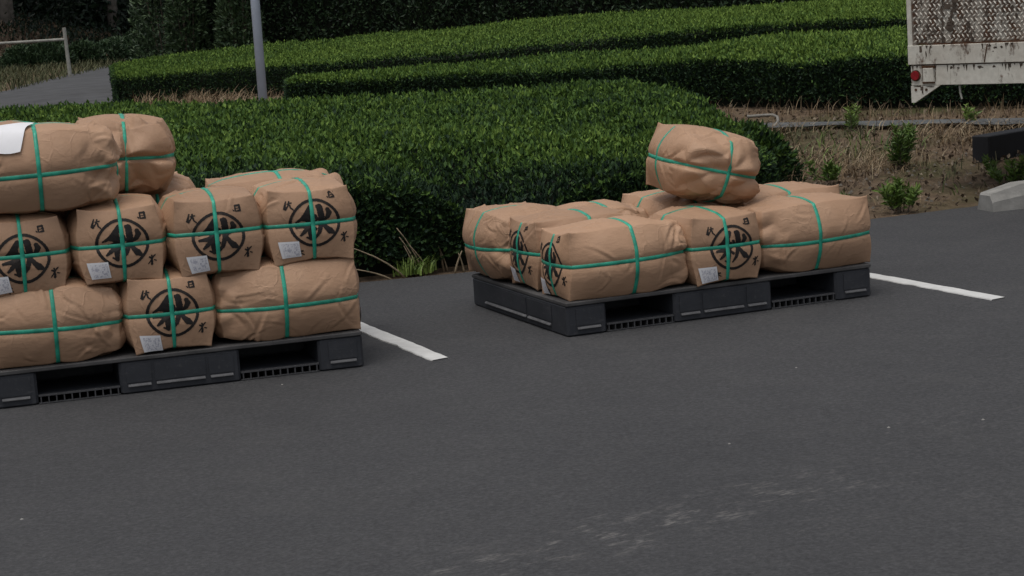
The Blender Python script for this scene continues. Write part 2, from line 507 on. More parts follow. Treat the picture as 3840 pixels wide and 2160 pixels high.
# painted bay lines
def paint_line(x0, x1, y0, y1, skew, label):
    n = 40
    vs = []; fs = []
    for i in range(n + 1):
        t = i / n
        y = y0 + (y1 - y0) * t
        jl, jr = RNG.normal(0, 0.0022), RNG.normal(0, 0.0022)
        if RNG.random() < 0.12: jl += 0.006
        xa, xb = x0 + skew * (y - y0), x1 + skew * (y - y0)
        e = 0.012 if i == 0 else 0
        vs += [(xa + jl, y - e * 0.3, 0.008), (xb + jr, y + e, 0.008), (xa + jl - 0.002, y, 0.003), (xb + jr + 0.002, y, 0.003)]
    for i in range(n):
        a = i * 4
        fs += [[a, a + 1, a + 5, a + 4], [a + 2, a, a + 4, a + 6], [a + 1, a + 3, a + 7, a + 5]]
    o = mesh_obj('bay_line', vs, fs, MAT['paint'])
    tag(o, label, 'painted line', 'white bay lines painted on the asphalt')
paint_line(-0.612, -0.538, -0.095, 2.05, -0.018, 'white painted line coming out from under the pallet with the tall stack')
paint_line(1.692, 1.765, -0.444, 2.05, -0.045, 'white painted line running out beside the right end of the low pallet')

# ------------------------------------------------------------------ far lane, kerb, gutter lane
lane_pts = [(-2.2, 14.0, 3.6), (-1.2, 17.0, 3.6), (0.55, 20.8, 3.6), (2.3, 24.8, 3.6), (4.4, 30.8, 3.6), (6.9, 38.0, 3.6), (9.6, 46.0, 3.6)]
vs = []; fs = []
for i, (x, y, w) in enumerate(lane_pts):
    a = lane_pts[max(i - 1, 0)]; b = lane_pts[min(i + 1, len(lane_pts) - 1)]
    t = Vector((b[0] - a[0], b[1] - a[1], 0)).normalized()
    n = Vector((-t.y, t.x, 0))
    for k in range(9):
        s = (k / 8 - 0.5) * w
        px, py = x + n.x * s, y + n.y * s
        vs.append((px, py, 0.235))
for i in range(len(lane_pts) - 1):
    for k in range(8):
        a = i * 9 + k
        fs.append([a, a + 1, a + 10, a + 9])
tag(mesh_obj('lane', vs, fs, simple('lane_asphalt', (0.074, 0.075, 0.078), 0.9, 0.25, 3.0, 0.2, 0.4, 60)), kind='structure')

# concrete edging and a narrow paved strip along the tea field
cd = Vector((0.552, -0.834, 0)); cnn = Vector((0.834, 0.552, 0))
c0 = Vector((4.09, 6.75, 0))
mb = MB()
for k in range(-3, 5):
    a = c0 + cd * (k * 0.62 + 0.006); b = c0 + cd * ((k + 1) * 0.62 - 0.006)
    z = float(h(a.x, a.y)); j = random.uniform(-0.008, 0.008)
    q = [a, b, b + cnn * 0.10, a + cnn * 0.10]
    vs = [(p.x, p.y, z - 0.06) for p in q] + [(p.x, p.y, z + 0.022 + j * 0.6) for p in q]
    mb = MB().add(vs, [[3, 2, 1, 0], [4, 5, 6, 7], [0, 1, 5, 4], [1, 2, 6, 5], [2, 3, 7, 6], [3, 0, 4, 7]])
    if k == -3:
        kerb = tag(empty('kerb', (0, 0, 0)), 'low grey concrete edging along the foot of the tea field', 'kerb')
    mb.build('kerb_stone', MAT['old_concrete'], kerb)
vs = []; fs = []
for k in range(0, 41):
    p = c0 + cd * (-2.0 + k * 0.12)
    a = p - cnn * 0.01; b = p - cnn * (0.24 + 0.05 * math.sin(k * 0.9) + 0.02 * math.sin(k * 2.9))
    vs += [(a.x, a.y, float(h(a.x, a.y)) + 0.034), (b.x, b.y, float(h(b.x, b.y)) + 0.036)]
for k in range(40):
    fs.append([2 * k, 2 * k + 1, 2 * k + 3, 2 * k + 2])
tag(mesh_obj('path', vs, fs, MAT['lane']), kind='structure')

# ------------------------------------------------------------------ leaves
def leaves(name, P, N, length, width, mat, parent, tint, up=0.5, spread=0.9, fold=0.25, kind='stuff'):
    """P positions, N outward directions. One folded rhombus per leaf."""
    n = len(P)
    r = RNG
    D = N * (1 - up) + np.array([0, 0, 1.0]) * up + r.normal(0, spread, (n, 3)) * 0.55
    D /= np.linalg.norm(D, axis=1)[:, None] + 1e-9
    S = np.cross(D, r.normal(size=(n, 3)) * 0.8 + N)
    S /= np.linalg.norm(S, axis=1)[:, None] + 1e-9
    U = np.cross(S, D)
    L = (length * r.uniform(0.65, 1.3, n))[:, None]
    W = (width * r.uniform(0.75, 1.25, n))[:, None] * 0.5
    mid = P + D * L * 0.45 + U * (fold * W)
    tip = P + D * L - U * L * 0.12
    V = np.stack([P, mid + S * W, tip, mid - S * W], 1).reshape(-1, 3)
    b = np.arange(n) * 4
    F = np.concatenate([np.c_[b, b + 1, b + 2], np.c_[b, b + 2, b + 3]])
    T = np.repeat(np.clip(tint, 0, 1), 4)
    o = mesh_obj(name, V, F, mat, parent, False, T)
    if kind: o['kind'] = kind
    return o

def loft_hedge(name, sections, label, cat, group, n_top, n_face, leaf, mat='tea_leaf', dome=0.06, tint_top=(0.62, 0.2), tint_face=(0.22, 0.16),
               edge_r=0.10, notch=None, up_top=0.62, base_gap=0.10, faces='fe', wob=0.03):
    """sections: ((xf,yf,zf),(xb,yb,zb)) left to right. A lofted crown with a leafy skin over a dark twiggy core."""
    root = empty(name, (0, 0, 0))
    tag(root, label, cat, group)
    A = np.array([s[0] for s in sections], float); B = np.array([s[1] for s in sections], float)
    k = np.linspace(0, 1, len(sections))
    cl = np.r_[0, np.cumsum(np.linalg.norm(((A + B) / 2)[1:] - ((A + B) / 2)[:-1], axis=1))]
    k = cl / cl[-1]
    def at(s):
        a = np.stack([np.interp(s, k, A[:, i]) for i in range(3)], -1)
        b = np.stack([np.interp(s, k, B[:, i]) for i in range(3)], -1)
        return a, b
    def top(s, t, drop=0.0):
        a, b = at(s)
        p = a + (b - a) * t[:, None]
        w = np.linalg.norm((b - a)[:, :2], axis=1)
        de = np.minimum(np.minimum(t, 1 - t) * w, np.minimum(s, 1 - s) * cl[-1])
        rr = np.clip(de / edge_r, 0, 1)
        p[:, 2] += dome * np.sin(np.pi * np.clip(t, 0, 1)) - (1 - np.sqrt(1 - (1 - rr) ** 2)) * edge_r * 1.3
        p[:, 2] += wob * wav(p * [1, 1, 0], 11, 2.2) + wob * 0.5 * wav(p * [1, 1, 0], 12, 7.0) + wob * 0.4 * wav(p * [1, 1, 0], 13, 30.0)
        if notch is not None:
            p[:, 2] -= notch(p)
        p[:, 2] -= drop
        return p
    # core
    ns, nt = 60, 14
    S, T = np.meshgrid(np.linspace(0.006, 0.994, ns), np.linspace(0.03, 0.97, nt), indexing='ij')
    core = top(S.ravel(), T.ravel(), 0.055)
    base = core.copy(); base[:, 2] = h(base[:, 0], base[:, 1]) - 0.05
    V = np.concatenate([core, base])
    F = []
    idx = lambda i, j: i * nt + j
    for i in range(ns - 1):
        for j in range(nt - 1):
            F.append([idx(i, j), idx(i + 1, j), idx(i + 1, j + 1), idx(i, j + 1)])
        for j in (0, nt - 1):
            F.append([idx(i, j), idx(i + 1, j), ns * nt + idx(i + 1, j), ns * nt + idx(i, j)])
    for i in (0, ns - 1):
        for j in range(nt - 1):
            F.append([idx(i, j), idx(i, j + 1), ns * nt + idx(i, j + 1), ns * nt + idx(i, j)])
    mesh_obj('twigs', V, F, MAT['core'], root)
    # leafy skin
    s = RNG.uniform(0.002, 0.998, n_top); t = RNG.uniform(0.0, 1.0, n_top)
    P1 = top(s, t)
    P1 += RNG.normal(0, 0.012, P1.shape)
    sink = RNG.exponential(0.018, n_top)
    P1[:, 2] -= sink
    N1 = np.tile([0, 0, 1.0], (n_top, 1))
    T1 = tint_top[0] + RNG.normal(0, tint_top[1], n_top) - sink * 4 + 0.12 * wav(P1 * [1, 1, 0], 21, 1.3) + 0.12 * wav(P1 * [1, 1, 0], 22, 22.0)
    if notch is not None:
        T1 = T1 - 2.0 * notch(P1) - 0.30 * sstep(0.16, 0.0, t)  # notch shade painted into the leaf colour; front edge darkened too
    Ps, Ns, Ts = [P1], [N1], [T1]
    def face(nf, side):
        if side in 'fb':
            s = RNG.uniform(0, 1, nf); tt = np.full(nf, 0.0 if side == 'f' else 1.0)
        else:
            tt = RNG.uniform(0, 1, nf); s = np.full(nf, 0.0 if side == 'l' else 1.0)
        p = top(np.clip(s, 0.003, 0.997), np.clip(tt, 0.01, 0.99))
        a, b = at(s)
        out = (a - b) if side == 'f' else (b - a) if side == 'b' else None
        if out is None:
            c = (A[1] + B[1]) / 2 - (A[0] + B[0]) / 2 if side == 'l' else (A[-2] + B[-2]) / 2 - (A[-1] + B[-1]) / 2
            out = np.tile(-c, (nf, 1))
        out = out * [1, 1, 0]; out /= np.linalg.norm(out, axis=1)[:, None] + 1e-9
        g = h(p[:, 0], p[:, 1])
        f = RNG.beta(1.3, 1.0, nf)
        z = g + base_gap + (p[:, 2] - g - base_gap) * f
        q = p.copy(); q[:, 2] = z
        q += out * (0.03 + 0.05 * wav(q, 31, 6.0) + RNG.normal(0, 0.02, nf))[:, None]
        Ps.append(q); Ns.append(out)
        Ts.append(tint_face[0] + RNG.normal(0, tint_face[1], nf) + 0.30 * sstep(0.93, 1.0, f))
    if n_face:
        if 'f' in faces: face(int(n_face * 0.75), 'f')
        if 'e' in faces: face(int(n_face * 0.15), 'r')
        if 'l' in faces: face(int(n_face * 0.25), 'l')
    P = np.concatenate(Ps); N = np.concatenate(Ns); Tn = np.concatenate(Ts)
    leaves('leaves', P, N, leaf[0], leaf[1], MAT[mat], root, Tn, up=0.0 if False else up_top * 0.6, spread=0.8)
    return root, top, at

def tea_notch(p):
    d1 = np.exp(-(((p[:, 0] - 0.62) / 0.30) ** 2 + ((p[:, 1] - 2.75) / 0.42) ** 2))
    d2 = np.exp(-(((p[:, 0] - 0.80) / 0.45) ** 2 + ((p[:, 1] - 2.35) / 0.30) ** 2))
    return 0.24 * d1 + 0.12 * d2

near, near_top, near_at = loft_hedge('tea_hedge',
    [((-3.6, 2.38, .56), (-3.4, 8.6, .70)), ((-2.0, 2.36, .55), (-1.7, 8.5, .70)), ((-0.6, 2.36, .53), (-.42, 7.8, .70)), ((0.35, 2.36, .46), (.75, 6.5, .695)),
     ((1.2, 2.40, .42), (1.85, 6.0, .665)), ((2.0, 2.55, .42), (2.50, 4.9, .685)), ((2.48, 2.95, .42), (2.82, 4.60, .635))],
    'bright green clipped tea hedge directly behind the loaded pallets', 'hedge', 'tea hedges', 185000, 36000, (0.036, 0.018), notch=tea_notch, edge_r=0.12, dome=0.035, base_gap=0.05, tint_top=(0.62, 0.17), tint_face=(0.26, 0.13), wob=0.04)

loft_hedge('tea_hedge',
    [((2.10, 11.9, .60), (2.25, 12.4, .61)), ((2.63, 11.08, .62), (2.92, 11.95, .635)), ((4.22, 8.92, .64), (5.03, 10.74, .70)), ((5.38, 6.30, .66), (6.72, 8.48, .755)), ((6.5, 4.2, .70), (8.0, 6.3, .80))],
    'middle clipped tea hedge running behind the dry verge towards the truck', 'hedge', 'tea hedges', 60000, 36000, (0.038, 0.017), faces='fl', dome=0.0, edge_r=0.04, base_gap=0.05, tint_top=(0.74, 0.18), tint_face=(0.22, 0.13))
loft_hedge('tea_hedge',
    [((1.62, 18.6, .62), (1.75, 19.4, .70)), ((2.0, 17.2, .63), (2.5, 19.3, .76)), ((2.75, 14.8, .655), (4.46, 19.0, .82)), ((3.25, 13.06, .72), (5.6, 18.3, .855)), ((5.44, 11.64, .795), (6.96, 17.1, .90)), ((7.39, 9.57, .865), (8.64, 11.6, .955)), ((8.9, 6.9, .92), (10.2, 8.9, 1.03))],
    'farthest bright tea hedge, curving back beside the grey lane', 'hedge', 'tea hedges', 120000, 36000, (0.036, 0.016), faces='fl', dome=0.02, edge_r=0.05, base_gap=0.03, tint_top=(0.82, 0.16), tint_face=(0.22, 0.13))
loft_hedge('windbreak_hedge',
    [((3.35, 21.8, 3.4), (3.9, 23.6, 3.4)), ((5.4, 20.6, 3.4), (6.2, 22.4, 3.4)), ((8.0, 18.0, 3.4), (9.4, 19.4, 3.4)), ((10.2, 12.4, 3.4), (12.1, 13.4, 3.4)), ((12.3, 7.5, 3.4), (14.2, 8.5, 3.4))],
    'tall dark windbreak hedge standing behind the tea rows', 'hedge', None, 8000, 80000, (0.080, 0.036), mat='windbreak_leaf', faces='fl', dome=0.1, edge_r=0.3, tint_top=(0.5, 0.2), tint_face=(0.42, 0.2), base_gap=0.05, wob=0.15)

def bush(name, x, y, z, rx, rz, n, label, cat, group, mat='dark_leaf', tint=0.4, leaf=(0.09, 0.04), ry=None):
    root = tag(empty(name, (x, y, z)), label, cat, group)
    D = RNG.normal(size=(n, 3)); D /= np.linalg.norm(D, axis=1)[:, None]
    D[:, 2] = np.abs(D[:, 2]) * 1.0
    lump = 1 + 0.16 * wav(D * 3 + [x, y, 0], 5, 1.2)
    rad = RNG.uniform(0.72, 1.0, n) ** 0.6 * lump
    P = D * rad[:, None] * [rx, ry or rx, rz]
    P[:, 2] += 0.02
    T = tint + RNG.normal(0, 0.16, n) + 0.25 * D[:, 2] * rad
    leaves('foliage', P, D, leaf[0], leaf[1], MAT[mat], root, T, up=0.35)
    mb = MB()
    for i in range(6):
        a = i * 1.05 + random.random()
        mb.tube([(0.03 * math.cos(a), 0.03 * math.sin(a), -0.05), (0.4 * rx * math.cos(a), 0.4 * rx * math.sin(a), rz * 0.45), (0.6 * rx * math.cos(a), 0.6 * rx * math.sin(a), rz * 0.8)], [0.012, 0.009, 0.004], 5)
    mb.build('stem', MAT['twig'], root)
    return root

bush('tea_bush', 2.93, 3.98, 0.04, 0.29, 0.37, 3200, 'small dark tea bush at the end of the near hedge, behind the topmost lone sack', 'bush', None, 'tea_leaf', 0.25, (0.055, 0.023))

# ------------------------------------------------------------------ bags
DIM = (0.282, 0.178, 0.152)
class Bag:
    def __init__(self, seed, dim=DIM, crumple=0.020, w0=None, sag=0.0, v0=None):
        r = np.random.default_rng(seed)
        self.seed = seed; self.dim = np.array(dim); self.crumple = crumple
        self.u0 = r.uniform(-0.06, 0.06); self.v0 = r.uniform(-0.10, 0.10) if v0 is None else v0
        self.w0 = r.uniform(-0.14, 0.06) if w0 is None else w0
        self.tilt = r.uniform(-0.06, 0.06)
        self.ear = r.uniform(0.07, 0.13, 4)
        self.asym = r.uniform(-0.04, 0.04, 3)
        n = 60
        c = np.zeros((n, 3))
        for i in range(n):
            q = r.random()
            f = r.integers(0, 4)
            a, b = r.uniform(-0.9, 0.9, 2)
            if q < 0.45:
                a = r.uniform(0.35, 0.98) * (1 if r.random() < 0.72 else -1)
            elif q < 0.75:
                b = self.w0 + r.normal(0, 0.22)
            c[i] = [(a, 1, b), (a, -1, b), (a, b, 1), (a, b, -1)][f]
        self.cc = c
        self.cdir = np.c_[r.normal(0, 0.8, n), r.normal(0, 0.6, n), r.normal(0, 0.8, n)]
        self.cl = r.uniform(0.018, 0.062, n); self.cw = r.uniform(0.0042, 0.0085, n)
        self.ca = r.uniform(0.0014, 0.0048, n) * np.where(r.random(n) < 0.5, -1, 1)
        self.cell = np.c_[np.full(34, 1.0) + r.normal(0, 0.12, 34), r.uniform(-1.1, 1.1, 34), r.uniform(-1.1, 1.1, 34)]
        self.pos_c = None
        self.pos_c = self.shape(c, smooth=True)
    def shape(self, P, smooth=False, lift=0.0):
        P = np.asarray(P, float)
        u, v, w = P[:, 0], P[:, 1], P[:, 2]
        u2, v2, w2 = u * u, v * v, w * w
        S = np.c_[u * np.sqrt(np.maximum(0, 1 - v2 / 2 - w2 / 2 + v2 * w2 / 3)),
                  v * np.sqrt(np.maximum(0, 1 - w2 / 2 - u2 / 2 + w2 * u2 / 3)),
                  w * np.sqrt(np.maximum(0, 1 - u2 / 2 - v2 / 2 + u2 * v2 / 3))]
        k = 0.36 + 0.06 * (1 - u2) + 0.12 * sstep(0.2, 1.0, u) - 0.08 * sstep(0, -1, w)
        Q = P * (1 - k)[:, None] + S * (k * 1.02)[:, None]
        tap = 1 - 0.09 * sstep(0.3, 1.05, u) - 0.05 * sstep(-0.75, -1.05, u)
        bul = 1 + 0.07 * (1 - u2)
        Q[:, 1] *= tap * bul * (1.075 - np.where(w < 0, 0.27, 0.22) * np.abs(w) ** 2.0 * (0.55 + 0.45 * (1 - sstep(-0.6, 0.6, u)))); Q[:, 2] *= tap * (0.98 + 0.06 * (1 - u2))
        e = (np.maximum(0, -u) ** 7) * (np.abs(v) * np.abs(w)) ** 3.5
        ci = (v > 0).astype(int) * 2 + (w > 0).astype(int)
        ea = self.ear[ci] * e
        Q[:, 1] += np.sign(v) * ea * 1.1; Q[:, 2] += np.sign(w) * ea * 1.1; Q[:, 0] -= ea * 0.25
        Q[:, 2] += self.asym[0] * u * (1 - w2 * 0.3) * 0.5
        X = Q * self.dim
        Nn = np.sign(P) * np.abs(P) ** 5
        Nn = Nn / self.dim * self.dim.mean()
        Nn /= np.linalg.norm(Nn, axis=1)[:, None] + 1e-9
        d1 = (w - self.w0 - self.tilt * u) ; m1 = 1 - sstep(0.55, 0.9, np.abs(w))
        d2 = (u - self.u0); m2 = 1 - sstep(0.7, 0.95, np.abs(u))
        d3 = (v - self.v0); m3 = 1 - sstep(0.6, 0.9, np.abs(v))
        g = lambda d, s: np.exp(-(d / s) ** 2)
        belt = np.maximum.reduce([g(d1, 0.10) * m1, 0.8 * g(d2, 0.07) * m2, 0.7 * g(d3, 0.09) * m3 * np.maximum(sstep(0.8, 0.97, np.abs(u)), 0.5)])
        wide = np.maximum.reduce([g(d1, 0.34) * m1, 0.55 * g(d2, 0.20) * m2, 0.5 * g(d3, 0.3) * m3])
        D = 0.0030 - 0.0062 * belt - 0.0075 * wide
        D += 0.0030 * wav(X, self.seed + 1, 12.0) + 0.0006 * wav(X, self.seed + 2, 50.0)
        if not smooth and self.pos_c is not None:
            cr = np.zeros(len(P))
            for i in range(len(self.cc)):
                dv = X - self.pos_c[i]
                near = np.einsum('ij,ij->i', dv, dv) < (self.cl[i] * 2.4) ** 2
                if not near.any(): continue
                q = dv[near]
                t = self.cdir[i] / np.linalg.norm(self.cdir[i])
                al = q @ t
                nn = Nn[near].mean(0)
                b = np.cross(nn, t); b /= np.linalg.norm(b) + 1e-9
                ac = q @ b + 0.25 * al * al / self.cl[i]
                s = ac / self.cw[i]
                cr[near] += self.ca[i] * (np.exp(-s * s) - 0.9 * np.exp(-((s - 1.5) ** 2))) * np.exp(-(al / self.cl[i]) ** 2) * 1.3
            q1 = wav(X, self.seed + 8, 30.0, 7)
            soft = np.clip(0.25 + 0.75 * sstep(0.45, 1.0, np.abs(u)) + 0.35 * g(d1, 0.42), 0, 1)
            cr = 0.80 * cr + 0.0017 * (0.38 - np.abs(q1)) * soft
            D += cr * (1 - 0.93 * np.minimum(1, belt * 1.4))
            mask = sstep(0.38, 0.95, u) * (1 - 0.95 * np.minimum(1, belt * 1.4))
            if self.crumple > 0 and mask.max() > 0:
                n1 = wav(X, self.seed + 5, 26.0, 7); n2 = wav(X, self.seed + 6, 50.0, 7); n3 = wav(X, self.seed + 7, 17.0, 6)
                D += mask * self.crumple * ((0.42 - np.abs(n1)) * 0.85 - (0.40 - np.abs(n2)) * 0.42 + 0.45 * n3)
                an = np.arctan2(w - self.w0, v - self.v0)
                rr = np.hypot(w - self.w0, v - self.v0)
                D += mask * sstep(0.8, 1, u) * 0.006 * np.sin(an * 6 + self.seed + 2 * rr) * np.clip(rr, 0, 1)
        return X + Nn * (D + lift)[:, None]

def cube_grid(nx, ny, nz):
    V = []; F = []
    def face(fn, na, nb):
        a = np.linspace(-1, 1, na + 1); b = np.linspace(-1, 1, nb + 1)
        # sampling a little denser towards the edges
        a = np.sin(a * np.pi / 2 * 0.55) / math.sin(np.pi / 2 * 0.55); b = np.sin(b * np.pi / 2 * 0.55) / math.sin(np.pi / 2 * 0.55)
        A, B = np.meshgrid(a, b, indexing='ij')
        n0 = sum(len(x) for x in V)
        V.append(fn(A.ravel(), B.ravel()))
        i = (np.arange(na)[:, None] * (nb + 1) + np.arange(nb)[None, :]).ravel() + n0
        return np.c_[i, i + nb + 1, i + nb + 2, i + 1]
    o = lambda A: np.ones_like(A)
    F.append(face(lambda A, B: np.c_[A, B, o(A)], nx, ny)); F.append(face(lambda A, B: np.c_[A, B, -o(A)], nx, ny)[:, ::-1])
    F.append(face(lambda A, B: np.c_[A, -o(A), B], nx, nz)); F.append(face(lambda A, B: np.c_[A, o(A), B], nx, nz)[:, ::-1])
    F.append(face(lambda A, B: np.c_[o(A), A, B], ny, nz)); F.append(face(lambda A, B: np.c_[-o(A), A, B], ny, nz)[:, ::-1])
    V = np.concatenate(V); F = np.concatenate(F)
    key = np.round(V * 1e5).astype(np.int64)
    _, first, inv = np.unique(key, axis=0, return_index=True, return_inverse=True)
    return V[first], inv.ravel()[F]
GRID_HI = cube_grid(92, 56, 50)
GRID_LO = cube_grid(36, 22, 20)

# brush-written emblem: capsules (x, y, r) chains, unit = ring radius, y up
def sk(*p): return list(p)
STROKES = [
    sk((-0.127, 0.673, 0.101), (-0.218, 0.510, 0.124), (-0.400, 0.273, 0.112), (-0.728, 0.073, 0.034)),
    sk((-0.728, -0.127, 0.056), (-0.437, -0.091, 0.090), (-0.127, 0.000, 0.101), (0.036, 0.055, 0.056)),
    sk((-0.473, 0.182, 0.079), (-0.273, 0.182, 0.124), (-0.091, 0.164, 0.090)),
    sk((-0.218, 0.364, 0.101), (-0.228, 0.000, 0.130), (-0.218, -0.364, 0.107), (-0.218, -0.655, 0.079)), sk((-0.218, -0.655, 0.056), (-0.382, -0.582, 0.034)),
    sk((-0.291, -0.182, 0.095), (-0.455, -0.346, 0.079), (-0.601, -0.473, 0.045)),
    sk((-0.109, -0.164, 0.056), (0.000, -0.273, 0.061)),
    sk((0.164, 0.673, 0.079), (0.246, 0.637, 0.130), (0.273, 0.228, 0.130), (0.228, -0.109, 0.101), (0.127, -0.428, 0.079), (-0.036, -0.655, 0.034)),
    sk((0.027, 0.291, 0.067), (0.091, 0.146, 0.067)),
    sk((0.564, 0.491, 0.090), (0.601, 0.364, 0.112), (0.510, 0.182, 0.090), (0.364, 0.055, 0.045)),
    sk((0.291, -0.036, 0.067), (0.400, -0.237, 0.090), (0.564, -0.419, 0.130), (0.673, -0.491, 0.079)),
    # small characters in the four corners
    sk((-1.15, .98, .03), (-1.17, .72, .055)), sk((-1.02, .98, .035), (-1.04, .84, .03), (-1.12, .66, .025)), sk((-1.08, .90, .025), (-.92, .92, .03)), sk((-.98, .84, .035), (-.92, .72, .03), (-.80, .62, .022)),
    sk((.82, 1.16, .030), (.80, .98, .032)), sk((.82, 1.17, .030), (1.01, 1.17, .040), (.99, .98, .035), (.82, .97, .025)), sk((.84, 1.07, .018), (.97, 1.07, .018)), sk((.70, 1.02, .022), (.73, .99, .028)),
    sk((1.10, -.58, .03), (1.16, -.92, .045)), sk((1.02, -.64, .03), (1.12, -.70, .04), (1.24, -.56, .025)), sk((1.10, -.78, .03), (1.02, -.90, .02)), sk((1.22, -.76, .018), (1.30, -.79, .026)),
    sk((-.80, -1.06, .04), (-.80, -1.30, .03)), sk((-.98, -1.12, .035), (-.64, -1.10, .035)), sk((-.82, -1.16, .03), (-.98, -1.27, .02)), sk((-.78, -1.16, .03), (-.62, -1.26, .022)),
]
def emblem_mask(XX, YY):
    r = np.hypot(XX, YY)
    best = np.abs(r - 0.955) - 0.062
    for st in STROKES:
        for (x0, y0, r0), (x1, y1, r1) in zip(st[:-1], st[1:]):
            dx, dy = x1 - x0, y1 - y0
            L2 = dx * dx + dy * dy
            t = np.clip(((XX - x0) * dx + (YY - y0) * dy) / L2, 0, 1)
            d = np.hypot(XX - x0 - t * dx, YY - y0 - t * dy) - (r0 + (r1 - r0) * t)
            best = np.minimum(best, d)
    rag = 0.006 * np.sin(XX * 31 + YY * 17) * np.sin(YY * 41 - XX * 13)
    return best + rag < 0
EM_N = 210
_g = np.linspace(-1.42, 1.42, EM_N + 1)
_cx = (_g[:-1] + _g[1:]) / 2
_EX, _EY = np.meshgrid(_cx, _cx, indexing='ij')
_MASK = emblem_mask(_EX, _EY)
_ii, _jj = np.nonzero(_MASK)

def strap_loop(bag, kind, hw=0.0076, tuck=False):
    n = 26
    t = np.linspace(-1, 1, n)[:-1]
    o = np.ones_like(t)
    if kind == 'belt':     # horizontal, round the sides and both ends
        pts = np.concatenate([np.c_[t, -o, 0 * t], np.c_[o, t, 0 * t], np.c_[-t, o, 0 * t], np.c_[-o, -t, 0 * t]])
        pts[:, 2] = bag.w0 + bag.tilt * pts[:, 0]; ax = 2
    elif kind == 'girth':
        pts = np.concatenate([np.c_[0 * t, t, o], np.c_[0 * t, o, -t], np.c_[0 * t, -t, -o], np.c_[0 * t, -o, t]])
        pts[:, 0] = bag.u0; ax = 0
    else:
        pts = np.concatenate([np.c_[t, 0 * t, o], np.c_[o, 0 * t, -t], np.c_[-t, 0 * t, -o], np.c_[-o, 0 * t, t]])
        pts[:, 1] = bag.v0; ax = 1
    off = np.zeros(3); off[ax] = hw / bag.dim[ax] / 0.9
    lift = {'belt': 0.0016, 'girth': 0.0024, 'length': 0.0030}[kind]
    if tuck and kind == 'length':       # runs under the lapped paper on top
        lift = np.where((pts[:, 2] > 0.999) & (np.abs(pts[:, 0]) < 0.985), -0.012, lift)
    a = bag.shape(pts - off, True, lift); b = bag.shape(pts + off, True, lift); c = bag.shape(pts, True, lift + 0.0003)
    a2 = bag.shape(pts - off, True, lift - 0.006); b2 = bag.shape(pts + off, True, lift - 0.006)
    m_ = len(pts)
    V = np.stack([a2, a, c, b, b2], 1).reshape(-1, 3)
    i = np.arange(m_); j = (i + 1) % m_
    F = np.concatenate([np.c_[i * 5 + k, j * 5 + k, j * 5 + k + 1, i * 5 + k + 1] for k in range(4)])
    return V, F

def make_bag(seed, loc, rotz, label, group, printed=True, tagged=True, lo=False, roll=(0, 0), dim=DIM, crumple=0.020, w0=None, em=(0.0, 0.0), straps=('belt', 'girth', 'length'), v0=None, tuck=False):
    bag = Bag(seed, dim, crumple, w0, v0=v0)
    P, F = GRID_LO if lo else GRID_HI
    V = bag.shape(P)
    root = empty('tea_sack', loc, (0, 0, 0))
    root.rotation_euler = (Matrix.Rotation(math.radians(roll[1]), 3, 'X') @ Matrix.Rotation(math.radians(roll[0]), 3, 'Y') @ Matrix.Rotation(math.radians(rotz), 3, 'Z')).to_euler()
    tag(root, label, 'sack', group)
    mesh_obj('paper_bag', V, F, MAT['kraft'], root, True)
    for kd in straps:
        v_, f_ = strap_loop(bag, kd, tuck=tuck)
        mesh_obj('strap', v_, f_, MAT['strap'], root, True)
    b_, c_ = bag.dim[1], bag.dim[2]
    if printed:
        R0 = 0.089
        s = em[0] + _g * R0; t = em[1] + _g * R0
        er = np.random.default_rng(seed + 7).normal(0, 0.035)
        # unique corners of the inked cells
        corner = np.stack([np.c_[_ii, _jj], np.c_[_ii + 1, _jj], np.c_[_ii + 1, _jj + 1], np.c_[_ii, _jj + 1]], 1).reshape(-1, 2)
        key = corner[:, 0] * (EM_N + 2) + corner[:, 1]
        uq, inv = np.unique(key, return_inverse=True)
        ci, cj = uq // (EM_N + 2), uq % (EM_N + 2)
        s_r = s[ci] * math.cos(er) - t[cj] * math.sin(er); t_r = s[ci] * math.sin(er) + t[cj] * math.cos(er)
        vv = -s_r / (b_ * 0.83); ww = t_r / (c_ * 0.83)
        pp = np.c_[-np.ones(len(vv)), np.clip(vv, -1, 1), np.clip(ww, -1, 1)]
        mesh_obj('printed_emblem', bag.shape(pp, False, 0.0012), inv.reshape(-1, 4)[:, ::-1], MAT['ink'], root, True)
    if tagged:
        r = np.random.default_rng(seed + 99)
        cx, cy = -0.088 + r.normal(0, 0.008), -0.088 + r.normal(0, 0.006)
        an = r.normal(0, 0.03)
        A, B = np.meshgrid(np.linspace(-0.035, 0.035, 9), np.linspace(-0.0265, 0.0265, 7), indexing='ij')
        ss = cx + A * math.cos(an) - B * math.sin(an); tt = cy + A * math.sin(an) + B * math.cos(an)
        def patch(ss, tt, lift):
            return bag.shape(np.c_[-np.ones(ss.size), -ss.ravel() / (b_ * 0.83), tt.ravel() / (c_ * 0.83)], True, lift)
        i = (np.arange(8)[:, None] * 7 + np.arange(6)[None, :]).ravel()
        Fp = np.c_[i, i + 7, i + 8, i + 1][:, ::-1]
        lb = mesh_obj('label', patch(ss, tt, 0.0042), Fp, MAT['paper'], root, True)
        A2, B2 = A * 0.80 + 0.002, B * 0.78 - 0.001
        ss = cx + A2 * math.cos(an) - B2 * math.sin(an); tt = cy + A2 * math.sin(an) + B2 * math.cos(an)
        mesh_obj('label_print', patch(ss, tt, 0.0052), Fp, MAT['tag_print'], lb, True)
    return bag, root

